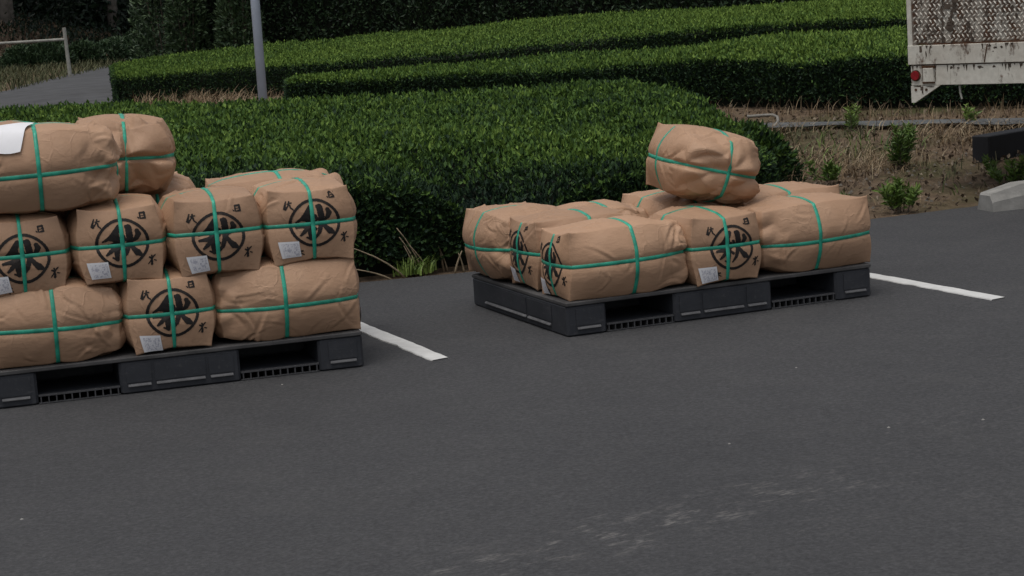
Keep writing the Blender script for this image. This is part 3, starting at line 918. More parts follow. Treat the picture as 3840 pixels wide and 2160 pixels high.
# ------------------------------------------------------------------ pallets
PL, PD, PH = 1.40, 1.10, 0.137
def make_pallet(loc, rotz, label):
    root = tag(empty('pallet', loc, (0, 0, rotz)), label, 'pallet', 'black plastic pallets')
    a, o = 0.176, 0.298
    spans = [(0, a), (a + o, PL - a - o), (PL - a, PL)]
    # top deck: a slab with a rounded rim
    MB().box(0.0, PL, 0.0, PD, PH - 0.016, PH, 0.006).build('deck', MAT['pallet_top'], root)
    for x0, x1 in spans:
        st = MB().box(x0 + 0.001, x1 - 0.001, 0.004, PD - 0.004, 0.0, PH - 0.0165, 0.010).build('stringer', MAT['pallet'], root)
        # raised panels and the pale worn ledges on the front and back faces
        w = x1 - x0
        cells = [(x0 + 0.045, x1 - 0.030)] if w < 0.3 else [(x0 + 0.03, x0 + 0.115), (x0 + 0.135, x1 - 0.135), (x1 - 0.115, x1 - 0.03)]
        for c0_, c1_ in cells:
            pm = MB()
            for yy, s in ((0.004, -1),):
                pm.box(c0_ - 0.004, c1_ + 0.004, min(yy, yy + s * 0.003), max(yy, yy + s * 0.003), 0.040, PH - 0.030)
            pm.build('face_panel', MAT['pallet'], st)
            lm = MB()
            for yy, s in ((0.004, -1),):
                pts = [(yy, 0.026), (yy + s * 0.009, 0.026), (yy + s * 0.008, 0.029), (yy, 0.0355)]
                lm.prism(pts if s > 0 else pts[::-1], c0_, c1_, 'x')
            lm.build('ledge', MAT['pallet_worn'], st)
    # long sides: recessed panels and ledges
    for xx, s in ((0.001, -1), (PL - 0.001, 1)):
        for y0, y1 in ((0.16, 0.42), (0.44, PD - 0.16)):
            pm = MB().box(min(xx, xx + s * 0.003), max(xx, xx + s * 0.003), y0, y1, 0.042, PH - 0.028)
            pm.build('side_panel', MAT['pallet'], root)
            pts = [(xx, 0.026), (xx + s * 0.009, 0.026), (xx + s * 0.008, 0.029), (xx, 0.0355)]
            lm = MB().prism(pts, y0 + 0.01 if y0 < 0.2 else y0, y1 if y0 < 0.2 else y1 - 0.01, 'y')
            lm.build('ledge', MAT['pallet_worn'], root)
    # bottom grilles across the fork openings, a solid skid behind each
    for x0 in (a, PL - a - o):
        x1 = x0 + o
        g = MB()
        g.box(x0, x1, 0.006, 0.016, 0.0, 0.004); g.box(x0, x1, 0.006, 0.016, 0.027, 0.033)
        for k in range(11):
            xk = x0 + 0.006 + (o - 0.016) * k / 10
            g.box(xk, xk + 0.0045, 0.007, 0.13, 0.0035, 0.0275)
        g = g.build('bottom_grille', MAT['pallet_rib'], root); g['kind'] = 'stuff'
        MB().box(x0, x1, 0.0165, 0.30, 0.0275, 0.0325).build('skid_plate', MAT['pallet'], root)
        MB().box(x0, x1, 0.42, 0.68, 0.002, 0.0325).build('skid_plate', MAT['pallet'], root)
        MB().box(x0, x1, 0.80, PD - 0.006, 0.002, 0.0325).build('skid_plate', MAT['pallet'], root)
        MB().box(x0, x1, 0.34, 0.36, 0.034, PH - 0.0165).build('light_block_wall', MAT['pallet'], root)  # added wall inside the fork opening, shuts out sky light from behind
    return root

make_pallet((0, 0, 0.006), 0.0, 'black plastic pallet carrying a single layer of sacks and one on top')
P1 = Vector((-0.857, -0.0257, 0.006)); W1 = -0.102
rot1 = Matrix.Rotation(W1, 3, 'Z')
o1 = P1 + rot1 @ Vector((-PL, 0, 0))
make_pallet(o1, W1, 'black plastic pallet under the tall stack of sacks, cut off by the frame')

# ------------------------------------------------------------------ the sacks
G2, G1 = 'sacks on the low pallet', 'sacks on the tall stack'
B0 = PH + 0.006
HZ = 0.145          # centre height of the lowest layer above the deck
BP = 'strapped brown sack '
z1 = B0 + HZ
make_bag(101, (.294, .168, z1 - .004), 0, BP + 'lying lengthwise along the near left corner of the low pallet', G2, em=(.006, 0), dim=(.290, .178, .148), tuck=True)
make_bag(102, (.283, .505, z1 + .01), 0, BP + 'second from the near left corner along the low pallet left edge', G2, em=(.0, .004), tuck=True)
make_bag(103, (.150, .880, z1 + .012), -90, BP + 'with plain side out at the far left corner of the low pallet', G2, printed=False, tagged=False, tuck=True)
make_bag(104, (.722, .250, z1 - .005), 90, BP + 'with emblem and white tag facing front, middle of the low pallet', G2, em=(.016, .006), dim=(.282, .176, .150), w0=0.06)
make_bag(105, (1.152, .170, z1), 180, BP + 'lying lengthwise along the near right corner of the low pallet', G2, printed=True, tagged=True, dim=(.285, .180, .152), w0=-0.14, tuck=True)
make_bag(106, (.500, .845, z1 - .01), 0, BP + 'behind the front row, middle left of the low pallet', G2, dim=(.245, .175, .150), printed=True, tagged=False, tuck=True)
make_bag(107, (.900, .850, z1 + .006), -90, BP + 'with straps crossing on its top, under the lone topmost sack', G2, printed=False, tagged=False, dim=(.265, .185, .152))
make_bag(108, (1.270, .590, z1 + .008), 180, BP + 'behind the near right sack of the low pallet', G2, dim=(.270, .185, .152), printed=True, tagged=False, tuck=True)
make_bag(109, (1.25, .96, z1 - .01), 0, BP + 'hidden at the far right corner of the low pallet', G2, printed=False, tagged=False, lo=True, dim=(.26, .17, .14))
make_bag(111, (.872, .470, 0.590), -97, 'lone brown paper sack tilted on top of the low pallet load, crumpled end out', G2, printed=False, tagged=False, roll=(15, 3), crumple=0.036, dim=(.275, .190, .150), w0=-0.08, v0=0.12)

def on1(x, y, z):
    p = P1 + rot1 @ Vector((x + 0.022, y, 0))
    return (p.x, p.y, z)
wd = math.degrees(W1)
z2 = z1 + .277; z3 = z2 + .292
# bottom layer
make_bag(201, on1(-.292, .178, z1), 180 + wd, BP + 'lying lengthwise at the bottom right of the tall stack', G1, w0=-0.12, dim=(.298, .180, .152), v0=0.05)
make_bag(202, on1(-.735, .268, z1), 90 + wd, BP + 'with the only emblem end in the tall stack bottom layer', G1, em=(.004, .004))
make_bag(203, on1(-1.170, .178, z1), 0 + wd, BP + 'lying lengthwise at the bottom left of the tall stack', G1, printed=True, tagged=False, w0=-0.06)
make_bag(204, on1(-.29, .545, z1), 180 + wd, BP + 'behind the bottom right sack of the tall stack', G1)
make_bag(205, on1(-.29, .900, z1), 180 + wd, BP + 'hidden at the far right bottom of the tall stack', G1, lo=True, printed=True, tagged=False)
make_bag(206, on1(-.735, .850, z1), 90 + wd, BP + 'hidden at the back middle of the bottom layer of the tall stack', G1, lo=True, printed=False, tagged=False)
make_bag(207, on1(-1.17, .545, z1), 0 + wd, BP + 'hidden inside the bottom left of the tall stack', G1, lo=True, printed=False, tagged=False)
make_bag(208, on1(-1.17, .900, z1), 0 + wd, BP + 'hidden at the back left bottom of the tall stack', G1, lo=True, printed=False, tagged=False)
# second layer, emblem ends to the front
make_bag(211, on1(-1.255, .285, z2 - .012), 90 + wd, BP + 'with emblem end in the tall stack middle layer, leftmost one', G1, em=(.004, -.004), w0=0.0)
make_bag(212, on1(-.895, .285, z2), 90 + wd, BP + 'with emblem end in the tall stack middle layer, second from left', G1, em=(.006, .006), dim=(.285, .174, .152), w0=-0.02)
make_bag(213, on1(-.535, .275, z2 - .006), 90 + wd, BP + 'with emblem end in the tall stack middle layer, second from right', G1, em=(.000, .000), dim=(.285, .180, .154), w0=0.10)
make_bag(214, on1(-.178, .285, z2), 90 + wd, BP + 'with emblem end in the tall stack middle layer, rightmost one', G1, em=(.010, .008), dim=(.285, .184, .152), w0=-0.02)
make_bag(215, on1(-.205, .765, z2 - .004), 0 + wd, BP + 'lying across behind the two right emblem sacks, ragged right end', G1, printed=True, tagged=False, crumple=0.036, dim=(.290, .180, .156))
make_bag(216, on1(-.700, .850, z2 + .022), -90 + wd, BP + 'seen in the gap behind the tall stack middle layer', G1, printed=False, tagged=False)
make_bag(217, on1(-1.10, .765, z2), 0 + wd, BP + 'hidden at the back left of the middle layer of the tall stack', G1, printed=False, tagged=False, lo=True)
# top layer
t1, t1o = make_bag(221, on1(-1.160, .190, z3 + .006), 0 + wd, BP + 'on top of the tall stack with white paper on it', G1, printed=True, tagged=False, crumple=0.034, dim=(.296, .186, .156), w0=-0.10)
make_bag(222, on1(-.815, .640, z3 - .006), -92 + wd, BP + 'with crumpled end facing front at the tall stack top right', G1, printed=False, tagged=False, crumple=0.050, dim=(.275, .186, .154), w0=-0.02, roll=(3, 0))
make_bag(223, on1(-1.300, .560, z3 + .012), 0 + wd, BP + 'behind the topmost long sack of the tall stack', G1, printed=False, tagged=False)

# paper sheet lying over the top front edge of the top sack
ua = np.linspace(-1.0, 0.02, 12); sb = np.linspace(0, 1, 14)
A, Bq = np.meshgrid(ua, sb, indexing='ij')
PV = []
for u_, q in zip(A.ravel(), Bq.ravel()):
    u2_ = u_ - 0.25 * q * (u_ + 1.0)
    dist = -0.10 + q * 1.25              # over the top, then down the front
    if dist < 1.0 - 0.28:
        PV.append((u2_, -0.28 - dist * 1.0, 1.0))
    else:
        PV.append((u2_, -1.0, 1.0 - (dist - 0.72) * 1.1))
PV = np.array(PV)
sv = t1.shape(PV, True, 0.010)
sv[:, 2] += 0.004 * np.sin(A.ravel() * 9) * Bq.ravel()
sv2 = sv + [0, 0, -0.002]
i = (np.arange(11)[:, None] * 14 + np.arange(13)[None, :]).ravel()
ps = mesh_obj('paper_sheet', sv, np.c_[i, i + 14, i + 15, i + 1], MAT['paper'], None, True)
ps.matrix_world = Matrix.Translation(t1o.location) @ t1o.rotation_euler.to_matrix().to_4x4()
tag(ps, 'white sheet of paper draped over the topmost long sack at the left edge', 'paper')

# ------------------------------------------------------------------ steel pole, barrier, hose, beam, wheel stop
po = tag(empty('steel_pole', (1.50, 10.6, float(h(1.5, 10.6)))), 'slender grey steel pole standing between the near hedge and the tea rows', 'pole')
MB().tube([(0, 0, -0.1), (0.012, 0.0, 1.5), (0.03, 0, 4.6)], [0.042, 0.041, 0.038], 16).build('shaft', MAT['steel'], po, True)
MB().tube([(0, 0, -0.02), (0, 0, 0.03)], [0.08, 0.08], 16).build('base_collar', MAT['old_concrete'], po, False)

ba = tag(empty('barrier', (3.16, 31.8, float(h(3.16, 31.8)) - 0.06)), 'pale barrier of one post and a long rail beside the far lane', 'barrier')
MB().tube([(0, 0, -0.05), (-0.03, 0, 1.02)], [0.038, 0.034], 10).build('post', MAT['bleached_wood'], ba)
MB().tube([(-0.02, 0, 0.80), (-3.6, 0.25, 0.84)], [0.026, 0.026], 8).build('rail', MAT['bleached_wood'], ba)
MB().box(-0.35, 0.16, -0.10, 0.10, -0.06, 0.05).build('base', MAT['old_concrete'], ba)

pp = [[4.352, 6.732, 0.235], [4.468, 6.688, 0.236], [4.54, 6.661, 0.234], [4.522, 6.558, 0.224], [4.428, 6.375, 0.206], [4.312, 6.201, 0.196], [4.241, 6.118, 0.188]]
hz = MB().tube([(a, b, c + 0.03) for a, b, c in pp], 0.012, 8).build('hose', MAT['hose'], None, True)
tag(hz, 'bent white hose end lying over the concrete edging', 'hose')

# black beam on the verge
bd = math.atan2(0.36, 0.93)
bm_o = tag(empty('beam', (4.37, 3.50, 0.050), (0, 0, bd)), 'black beam lying on the weedy verge below the white truck', 'beam')
MB().box(0, 1.6, 0, 0.14, 0.0, 0.205, 0.012).build('beam_body', MAT['rubber'], bm_o)
MB().box(0.28, 0.52, -0.004, 0.0, 0.045, 0.060).build('beam_mark', MAT['pallet_worn'], bm_o)

# concrete wheel stop with a tapered end
ws = tag(empty('wheel_stop', (3.335, 1.955, 0.004), (0, 0, math.radians(-4))), 'pale concrete wheel stop at the edge of the asphalt', 'wheel stop')
def wsring(x, hgt, w):
    t = w * 0.30
    return [(x, 0, 0), (x, w, 0), (x, w - t * 0.6, hgt), (x, t * 0.6, hgt), (x, 0.006, hgt * 0.55)]
rs = [wsring(0.0, 0.085, 0.17), wsring(0.012, 0.095, 0.18), wsring(0.20, 0.135, 0.185), wsring(0.58, 0.14, 0.185), wsring(0.60, 0.10, 0.17)]
vs = [p for r in rs for p in r]; fs = [[0, 1, 2, 3, 4][::-1], [20, 21, 22, 23, 24]]
for k in range(4):
    for i in range(5):
        j = (i + 1) % 5
        fs.append([k * 5 + i, k * 5 + j, k * 5 + 5 + j, k * 5 + 5 + i])
MB().add(vs, fs).build('block', MAT['concrete'], ws)

# ------------------------------------------------------------------ truck
TD = Vector((0.44, -0.898, 0)).normalized()
tr = tag(empty('truck', (3.451, 2.926, 0.0), (0, 0, math.atan2(TD.y, TD.x))), 'rust-stained white truck bed with diamond-plate side and red reflector', 'truck')
ZB, ZR, ZP = 0.662, 0.780, 0.897       # rail bottom, rail joint, panel bottom
# local axes: x along the side, -y outwards (towards the camera), z up
MB().box(0.0, 3.0, 0.02, 1.55, ZB + 0.05, ZP - 0.02).build('bed_floor', MAT['truck_white'], tr)
MB().box(0.012, 2.99, -0.004, 0.022, ZP, 1.42).build('side_panel', MAT['truck_ground'], tr)
MB().box(0.0, 0.030, -0.014, 0.04, ZP - 0.10, 1.45, 0.006).build('corner_post', MAT['truck_white'], tr)
MB().box(0.0, 3.0, -0.018, 0.02, ZR + 0.003, ZP - 0.003, 0.005).build('upper_rail', MAT['truck_white'], tr)
MB().box(0.012, 3.0, -0.010, 0.02, ZB, ZR - 0.003, 0.005).build('lower_rail', MAT['truck_white'], tr)
MB().box(0.012, 3.0, -0.003, 0.018, ZR - 0.006, ZR + 0.006).build('rusty_joint', MAT['rust'], tr)
MB().box(0.12, 3.0, -0.006, 0.016, ZP - 0.006, ZP + 0.006).build('rusty_seam', MAT['rust'], tr)
MB().prism([(0.012, ZB - 0.002), (0.205, ZB - 0.002), (0.035, ZB - 0.100), (0.012, ZB - 0.100)], -0.012, 0.004, 'y').build('corner_flap', MAT['truck_white'], tr)
for bx in (0.045, 0.115):
    MB().tube([(bx, -0.016, ZB - 0.025), (bx, -0.010, ZB - 0.025)], 0.008, 8).build('bolt', MAT['rust'], tr)
rf = MB().tube([(0.048, -0.026, ZR - 0.060), (0.048, -0.008, ZR - 0.060)], [0.026, 0.029], 20).build('reflector', MAT['red_lens'], tr)
MB().tube([(0.048, -0.0205, ZR - 0.060), (0.048, -0.0085, ZR - 0.060)], [0.0315, 0.0325], 20).build('reflector_ring', MAT['rust'], rf)
hb = MB().box(0.100, 0.170, -0.024, -0.009, ZB + 0.02, ZR - 0.018, 0.004).build('bracket', MAT['truck_tread'], tr)
MB().box(0.092, 0.178, -0.020, -0.008, ZR - 0.020, ZR - 0.004).build('bracket_hinge', MAT['rust'], hb)
MB().box(0.096, 0.174, -0.0215, -0.0085, ZB + 0.012, ZB + 0.020).build('bracket_hinge', MAT['rust'], hb)
for k in range(9):
    xk = 0.30 + k * 0.30 + random.uniform(-0.04, 0.04)
    MB().box(xk, xk + 0.006, -0.0125, -0.0095, ZB + 0.012, ZR - 0.01).build('rail_rib', MAT['truck_white'], tr)
MB().prism([(0.50, ZR + 0.006), (0.506, ZR + 0.006), (0.528, ZP - 0.006), (0.522, ZP - 0.006)], -0.0205, -0.0165, 'y').build('rust_run', MAT['rust'], tr)
MB().tube([(0.32, 0.01, ZB + 0.01), (0.325, 0.01, ZB - 0.05), (0.335, 0.008, ZB - 0.085)], 0.006, 8).build('hook', MAT['bleached_wood'], tr)
# raised diamond tread, many small lozenges
tv = []; tf = []
PX_, PZ_ = 0.030, 0.0225
rows = int(0.50 / PZ_); cols = int(2.9 / PX_)
for i in range(cols):
    for j in range(rows):
        xc = 0.050 + i * PX_ + (PX_ / 2 if j % 2 else 0.0); zc = ZP + 0.02 + j * PZ_
        if zc > 1.40: continue
        a = math.radians(-52 + random.uniform(-4, 4) if (j % 2) else 38 + random.uniform(-4, 4))
        l, w = 0.0150, 0.0062
        ca, sa = math.cos(a), math.sin(a)
        n0 = len(tv)
        for (p, q, o) in ((l, 0, 0), (0, w, 0), (-l, 0, 0), (0, -w, 0), (l * .45, 0, 1), (-l * .45, 0, 1)):
            tv.append((xc + p * ca - q * sa, -0.0042 - 0.0045 * o, zc + p * sa + q * ca))
        tf += [[n0, n0 + 1, n0 + 4], [n0 + 4, n0 + 1, n0 + 5], [n0 + 1, n0 + 2, n0 + 5], [n0 + 2, n0 + 3, n0 + 5], [n0 + 5, n0 + 3, n0 + 4], [n0 + 3, n0, n0 + 4]]
to = mesh_obj('diamond_tread', tv, tf, MAT['truck_tread'], tr)
to['kind'] = 'stuff'
# rust holes and stains where the paint is gone: ragged flakes just proud of the plate
fl = []
ff = []
def flake(cx, cz, rx, rz, nseg=14):
    n0 = len(fl)
    fl.append((cx, -0.0098, cz))
    for k in range(nseg):
        an = 2 * math.pi * k / nseg
        rr = random.uniform(0.55, 1.15)
        fl.append((cx + rx * rr * math.cos(an), -0.0098, cz + rz * rr * math.sin(an)))
    for k in range(nseg):
        ff.append([n0, n0 + 1 + k, n0 + 1 + (k + 1) % nseg])
for k in range(14):
    flake(0.30 + random.gauss(0, .022), ZP + 0.09 + k * 0.025, random.uniform(.012, .030), random.uniform(.014, .026))
for k in range(16):
    flake(0.235 + random.gauss(0, .012), ZP + 0.03 + k * 0.028, random.uniform(.006, .016), random.uniform(.012, .022))
for k in range(20):
    flake(0.42 + random.gauss(0, .020) - 0.002 * k, ZP + 0.02 + k * 0.022, random.uniform(.005, .014), random.uniform(.010, .020))
for k in range(10):
    flake(0.09 + k * 0.012, ZP + 0.025 + 0.006 * k + random.gauss(0, .006), random.uniform(.006, .013), .006)
for k in range(26):
    flake(random.uniform(0.05, 0.75), ZP + random.uniform(0.02, 0.40), random.uniform(.004, .012), random.uniform(.008, .022))
for k in range(8):
    flake(random.uniform(0.03, 0.14), ZP + random.uniform(0.0, 0.14), random.uniform(.004, .012), random.uniform(.006, .016))
for q in range(60):      # drips from the seams
    xk = random.uniform(0.02, 1.6); zt = random.choice((ZP - 0.004, ZR - 0.004, ZR - 0.004))
    n0 = len(fl); w_ = random.uniform(.003, .008); l_ = random.uniform(.010, .045)
    yy = -0.0186 if zt > ZR + 0.05 else -0.0106
    for k in range(5):
        t_ = k / 4
        fl += [(xk - w_ * (1 - t_) + random.uniform(-.001, .001), yy, zt - l_ * t_), (xk + w_ * (1 - t_) + random.uniform(-.001, .001) + 0.0005, yy, zt - l_ * t_)]
    for k in range(4):
        ff.append([n0 + 2 * k, n0 + 2 * k + 2, n0 + 2 * k + 3, n0 + 2 * k + 1])
def stain(cx, cz, rx, rz, yy):
    n0 = len(fl); fl.append((cx, yy, cz))
    for k in range(12):
        an = 2 * math.pi * k / 12; rr = random.uniform(0.45, 1.15)
        fl.append((cx + rx * rr * math.cos(an), yy, cz + rz * rr * math.sin(an)))
    for k in range(12):
        ff.append([n0, n0 + 1 + k, n0 + 1 + (k + 1) % 12])
for cx, cz, rx, rz in ((0.085, ZB - 0.018, .012, .016), (0.06, ZB - 0.006, .03, .005), (0.14, ZB - 0.008, .03, .005), (0.09, ZB - 0.04, .006, .016)):
    stain(cx, cz, rx, rz, -0.0125)
for cx, cz, rx, rz in ((0.095, ZB + 0.05, .006, .04), (0.176, ZB + 0.05, .005, .035), (0.28, ZR - 0.02, .014, .010), (0.33, ZR - 0.022, .010, .008), (0.47, ZR - 0.02, .020, .009), (0.56, ZR - 0.018, .014, .008), (0.66, ZR - 0.02, .012, .008)):
    stain(cx, cz, rx, rz, -0.0106)
for cx, cz, rx, rz in ((0.09, ZP - 0.03, .012, .028), (0.125, ZP - 0.055, .005, .03), (0.15, ZP - 0.03, .004, .02), (0.575, ZP - 0.030, .014, .008), (0.615, ZP - 0.026, .010, .009), (0.54, ZP - 0.018, .016, .006), (0.56, ZP - 0.05, .005, .006)):
    stain(cx, cz, rx, rz, -0.0186)
o_ = mesh_obj('rust_stain', fl, ff, MAT['grime'], tr); o_['kind'] = 'stuff'
# rest of the truck, beyond the frame
MB().box(0.9, 4.6, 0.45, 0.55, 0.48, 0.60).build('chassis_rail', MAT['rubber'], tr)
MB().box(0.9, 4.6, 1.00, 1.10, 0.48, 0.60).build('chassis_rail', MAT['rubber'], tr)
MB().prism([(3.12, 0.45), (4.75, 0.45), (4.75, 1.10), (4.45, 1.85), (3.12, 1.85)], 0.02, 1.53, 'y').build('cab', MAT['truck_white'], tr)
MB().prism([(3.35, 1.12), (4.52, 1.12), (4.34, 1.72), (3.35, 1.72)], 0.012, 0.03, 'y').build('cab_window', MAT['glass'], tr)
for wx in (1.25, 3.95):
    for wy in (0.10, 1.28):
        wl = tag(MB().tube([(wx, wy, 0.30), (wx, wy + 0.17, 0.30)], [0.29, 0.29], 24).build('wheel', MAT['rubber'], tr))
        MB().tube([(wx, wy - 0.004, 0.30), (wx, wy + 0.174, 0.30)], [0.17, 0.17], 20).build('rim', MAT['rim'], wl)

# ------------------------------------------------------------------ verge plants
def blades(name, P, H, mat, lean=0.5, width=0.006, parent=None, tintc=0.5, tints=0.25, seg=3, kind=None, dirs=None):
    n = len(P)
    a = RNG.uniform(0, 6.28, n)
    L = H * RNG.uniform(0.45, 1.2, n)
    if dirs is None:
        D = np.c_[np.cos(a), np.sin(a), 0 * a] * (lean * RNG.uniform(0.2, 1.4, n))[:, None]
    else:
        D = dirs
    S = np.c_[-np.sin(a + 0.6), np.cos(a + 0.6), 0 * a]
    V = []
    for k in range(seg + 1):
        t = k / seg
        c = P + (np.array([0, 0, 1.0]) * t + D * t * t)* L[:, None] - np.array([0, 0, 1.0]) * (0.30 * np.linalg.norm(D, axis=1) * t * t * L)[:, None]
        w = width * (1 - t) ** 0.7 * 0.5 + 0.0005
        V += [c - S * w, c + S * w]
    V = np.stack(V, 1)
    m_ = 2 * (seg + 1)
    b = np.arange(n) * m_
    F = np.concatenate([np.c_[b + 2 * k, b + 2 * k + 1, b + 2 * k + 3, b + 2 * k + 2] for k in range(seg)])
    T = np.repeat(np.clip(tintc + RNG.normal(0, tints, n), 0, 1), m_)
    o = mesh_obj(name, V.reshape(-1, 3), F, MAT[mat], parent, False, T)
    if kind: o['kind'] = kind
    return o

def scatter(x0, x1, y0, y1, n, dens=None):
    x = RNG.uniform(x0, x1, n); y = RNG.uniform(y0, y1, n)
    if dens is not None:
        k = RNG.random(n) < dens(x, y)
        x, y = x[k], y[k]
    return np.c_[x, y, h(x, y)]

clump = lambda f, th: (lambda x, y: np.clip((wav(np.c_[x, y, 0 * x], 41, f) - th) * 2.0, 0, 1))
# dry grass of the verge
P = scatter(2.3, 5.6, 2.45, 7.0, 10500, lambda x, y: clump(3.5, -0.1)(x, y) * ((x - 4.09) * .834 + (y - 6.75) * .552 < -0.17) * (0.10 + 0.9 * sstep(2.8, 3.8, y)) * (x + y * 0.3 > 3.4))
blades('dry_grass', P, 0.13, 'straw', 1.7, 0.006, kind='stuff', tintc=0.45, tints=0.32)
P = scatter(2.6, 5.6, 2.45, 7.0, 5200, lambda x, y: clump(2.6, 0.15)(x, y) * ((x - 4.09) * .834 + (y - 6.75) * .552 < -0.4) * (0.15 + 0.85 * sstep(2.8, 3.8, y)))
blades('green_grass', P, 0.12, 'bank_grass', 1.2, 0.006, kind='stuff', tintc=0.6, tints=0.3)
P = scatter(2.6, 5.4, 2.5, 6.4, 900, lambda x, y: clump(3.1, 0.25)(x, y) * ((x - 4.09) * .834 + (y - 6.75) * .552 < -0.4))
blades('green_grass', P, 0.15, 'weed_leaf', 1.0, 0.008, kind='stuff', tintc=0.5, tints=0.25)
P = scatter(3.6, 6.8, 4.6, 9.2, 2600, lambda x, y: (np.abs((x - 4.09) * .834 + (y - 6.75) * .552 - 0.45) < 0.42) * clump(4.0, -0.2)(x, y))
blades('dry_grass', P, 0.14, 'straw', 0.5, 0.007, kind='stuff', tintc=0.45)
P = scatter(1.3, 3.0, 11.2, 16.0, 5000, lambda x, y: (np.abs((x - 1.9) * .95 + (y - 13.2) * .25) < 0.33) * clump(3.0, -0.35)(x, y))
blades('dry_grass', P, 0.20, 'straw', 0.8, 0.012, kind='stuff', tintc=0.45)
P = scatter(-1.5, 2.2, 8.6, 11.5, 3000, lambda x, y: clump(3, 0)(x, y))
blades('dry_grass', P, 0.15, 'straw', 0.5, 0.010, kind='stuff', tintc=0.4)
# leaf litter and small stones
n = 5200
P = scatter(2.2, 6.6, 2.3, 8.2, n, lambda x, y: ((x - 4.09) * .834 + (y - 6.75) * .552 < 1.1) * 1.0)
P[:, 2] += 0.006
leaves('leaf_litter', P, np.tile([0, 0, 1.0], (len(P), 1)), 0.035, 0.022, MAT['litter'], None, RNG.uniform(0, 0.9, len(P)) ** 1.6, up=0.0, spread=1.6)
st = MB()
for k in range(260):
    x, y = random.uniform(2.3, 4.6), random.uniform(2.42, 4.2)
    r = random.uniform(0.006, 0.017); z = float(h(x, y))
    t = [(x + r * random.uniform(.7, 1.2) * a, y + r * random.uniform(.7, 1.2) * b, z + r * (0.1 + 0.8 * c)) for a, b, c in ((1, 0, 0), (0, 1, 0), (-1, 0, 0), (0, -1, 0), (0.1, 0.1, 1))]
    st.add(t, [[0, 1, 4], [1, 2, 4], [2, 3, 4], [3, 0, 4], [3, 2, 1, 0]])
so = st.build('gravel', MAT['old_concrete']); so['kind'] = 'stuff'
st = MB()
for x, y, r in ((-.334, -2.051, .004), (.152, -2.162, .005), (.43, -2.25, .005), (.394, -1.151, .004), (-2.377, -1.624, .0045), (-1.22, -.155, .004)):
    t = [(x + r * a, y + r * b, 0.004 + r * c * 0.9) for a, b, c in ((1.5, 0, 0), (0, 1, 0), (-1.2, 0, 0), (0, -1, 0), (0.1, 0.1, 1))]
    st.add(t, [[0, 1, 4], [1, 2, 4], [2, 3, 4], [3, 0, 4], [3, 2, 1, 0]])
so = st.build('gravel', MAT['concrete']); so['kind'] = 'stuff'

def weed(x, y, hgt, rad, n, label, tint=0.55, leaf=(0.045, 0.014), tall=False):
    z = float(h(x, y))
    root = tag(empty('weed', (x, y, z)), label, 'weed', 'green weeds on the verge')
    ns = max(5, n // 45)
    sm = MB(); Ps = []; Ds = []
    for i in range(ns):
        a = random.uniform(0, 6.28); rr = rad * math.sqrt(random.random())
        bx, by = rr * 0.4 * math.cos(a), rr * 0.4 * math.sin(a)
        tx, ty, tz = rr * math.cos(a), rr * math.sin(a), hgt * random.uniform(0.55, 1.0)
        sm.tube([(bx, by, -0.02), ((bx + tx) / 2 * 0.9, (by + ty) / 2 * 0.9, tz * 0.55), (tx, ty, tz)], [0.0035, 0.0028, 0.0015], 5)
        k = n // ns
        f = RNG.uniform(0.15, 1.0, k)
        P = np.c_[bx + (tx - bx) * f, by + (ty - by) * f, tz * f] + RNG.normal(0, 0.006, (k, 3))
        an = RNG.uniform(0, 6.28, k)
        Ps.append(P); Ds.append(np.c_[np.cos(an), np.sin(an), 0.35 + 0 * an])
    sm.build('stem', MAT['twig'], root)
    P = np.concatenate(Ps); D = np.concatenate(Ds)
    leaves('foliage', P, D, leaf[0], leaf[1], MAT['weed_leaf'], root, tint + RNG.normal(0, 0.2, len(P)) + 0.3 * (P[:, 2] / hgt - 0.5), up=0.3, spread=0.5)
    return root
weed(3.06, 2.46, 0.17, 0.13, 620, 'bright green weed growing at the asphalt edge, right of the low pallet')
weed(3.85, 3.75, 0.24, 0.12, 560, 'dark green tall weed in the dry grass, above the bright weed', 0.25, (0.05, 0.013))
weed(4.02, 2.78, 0.16, 0.20, 560, 'green weed patch beside the wheel stop, by the right edge', 0.45)
weed(2.78, 2.62, 0.10, 0.09, 200, 'small weed right of the sacks, at the foot of the dirt verge', 0.35)
weed(4.28, 4.35, 0.18, 0.10, 240, 'thin weed standing just left of the black beam', 0.5)
weed(5.20, 4.95, 0.16, 0.05, 90, 'lone pale weed by the concrete edging under the truck', 0.8, (0.05, 0.016))
weed(3.20, 3.55, 0.14, 0.10, 260, 'small weed at the foot of the tea bush', 0.4)
weed(4.55, 5.50, 0.20, 0.08, 160, 'pale weed by the bent hose end', 0.7, (0.05, 0.014))

# tuft at the hedge foot between the pallets
tf_root = tag(empty('grass_tuft', (0.13, 2.32, 0.0)), 'bright green grass tuft at the hedge foot between the two pallets', 'grass tuft')
P = np.c_[RNG.normal(0, 0.055, 170), RNG.normal(0, 0.03, 170), np.zeros(170)]
blades('blade', P, 0.09, 'weed_leaf', 0.6, 0.010, tf_root, 0.78, 0.18, kind='stuff')
def stalks(label, x, y, specs):
    root = tag(empty('dry_stalk', (x, y, 0.0)), label, 'dry stalk', 'dry stalks at the foot of the near hedge')
    for (bx, dx, hh, r) in specs:
        pts = []
        for k in range(6):
            t = k / 5
            pts.append((bx + dx * t * (0.5 + 0.5 * t), -0.02 * t, -0.02 + hh * (t - 0.25 * abs(dx) * t * t)))
        MB().tube(pts, [r * (1 - 0.6 * k / 5) for k in range(6)], 5).build('stem', MAT['straw_solid'], root, True)
MAT['straw_solid'] = simple('dry_stem', (0.27, 0.215, 0.145), 0.8, 0.25, 30, 0.2)
stalks('two dry stalks leaning left beside the tall stack, left of the green tuft', 0.02, 2.28, [(-.02, -.20, .09, .006), (0.05, -.34, .24, .006)])
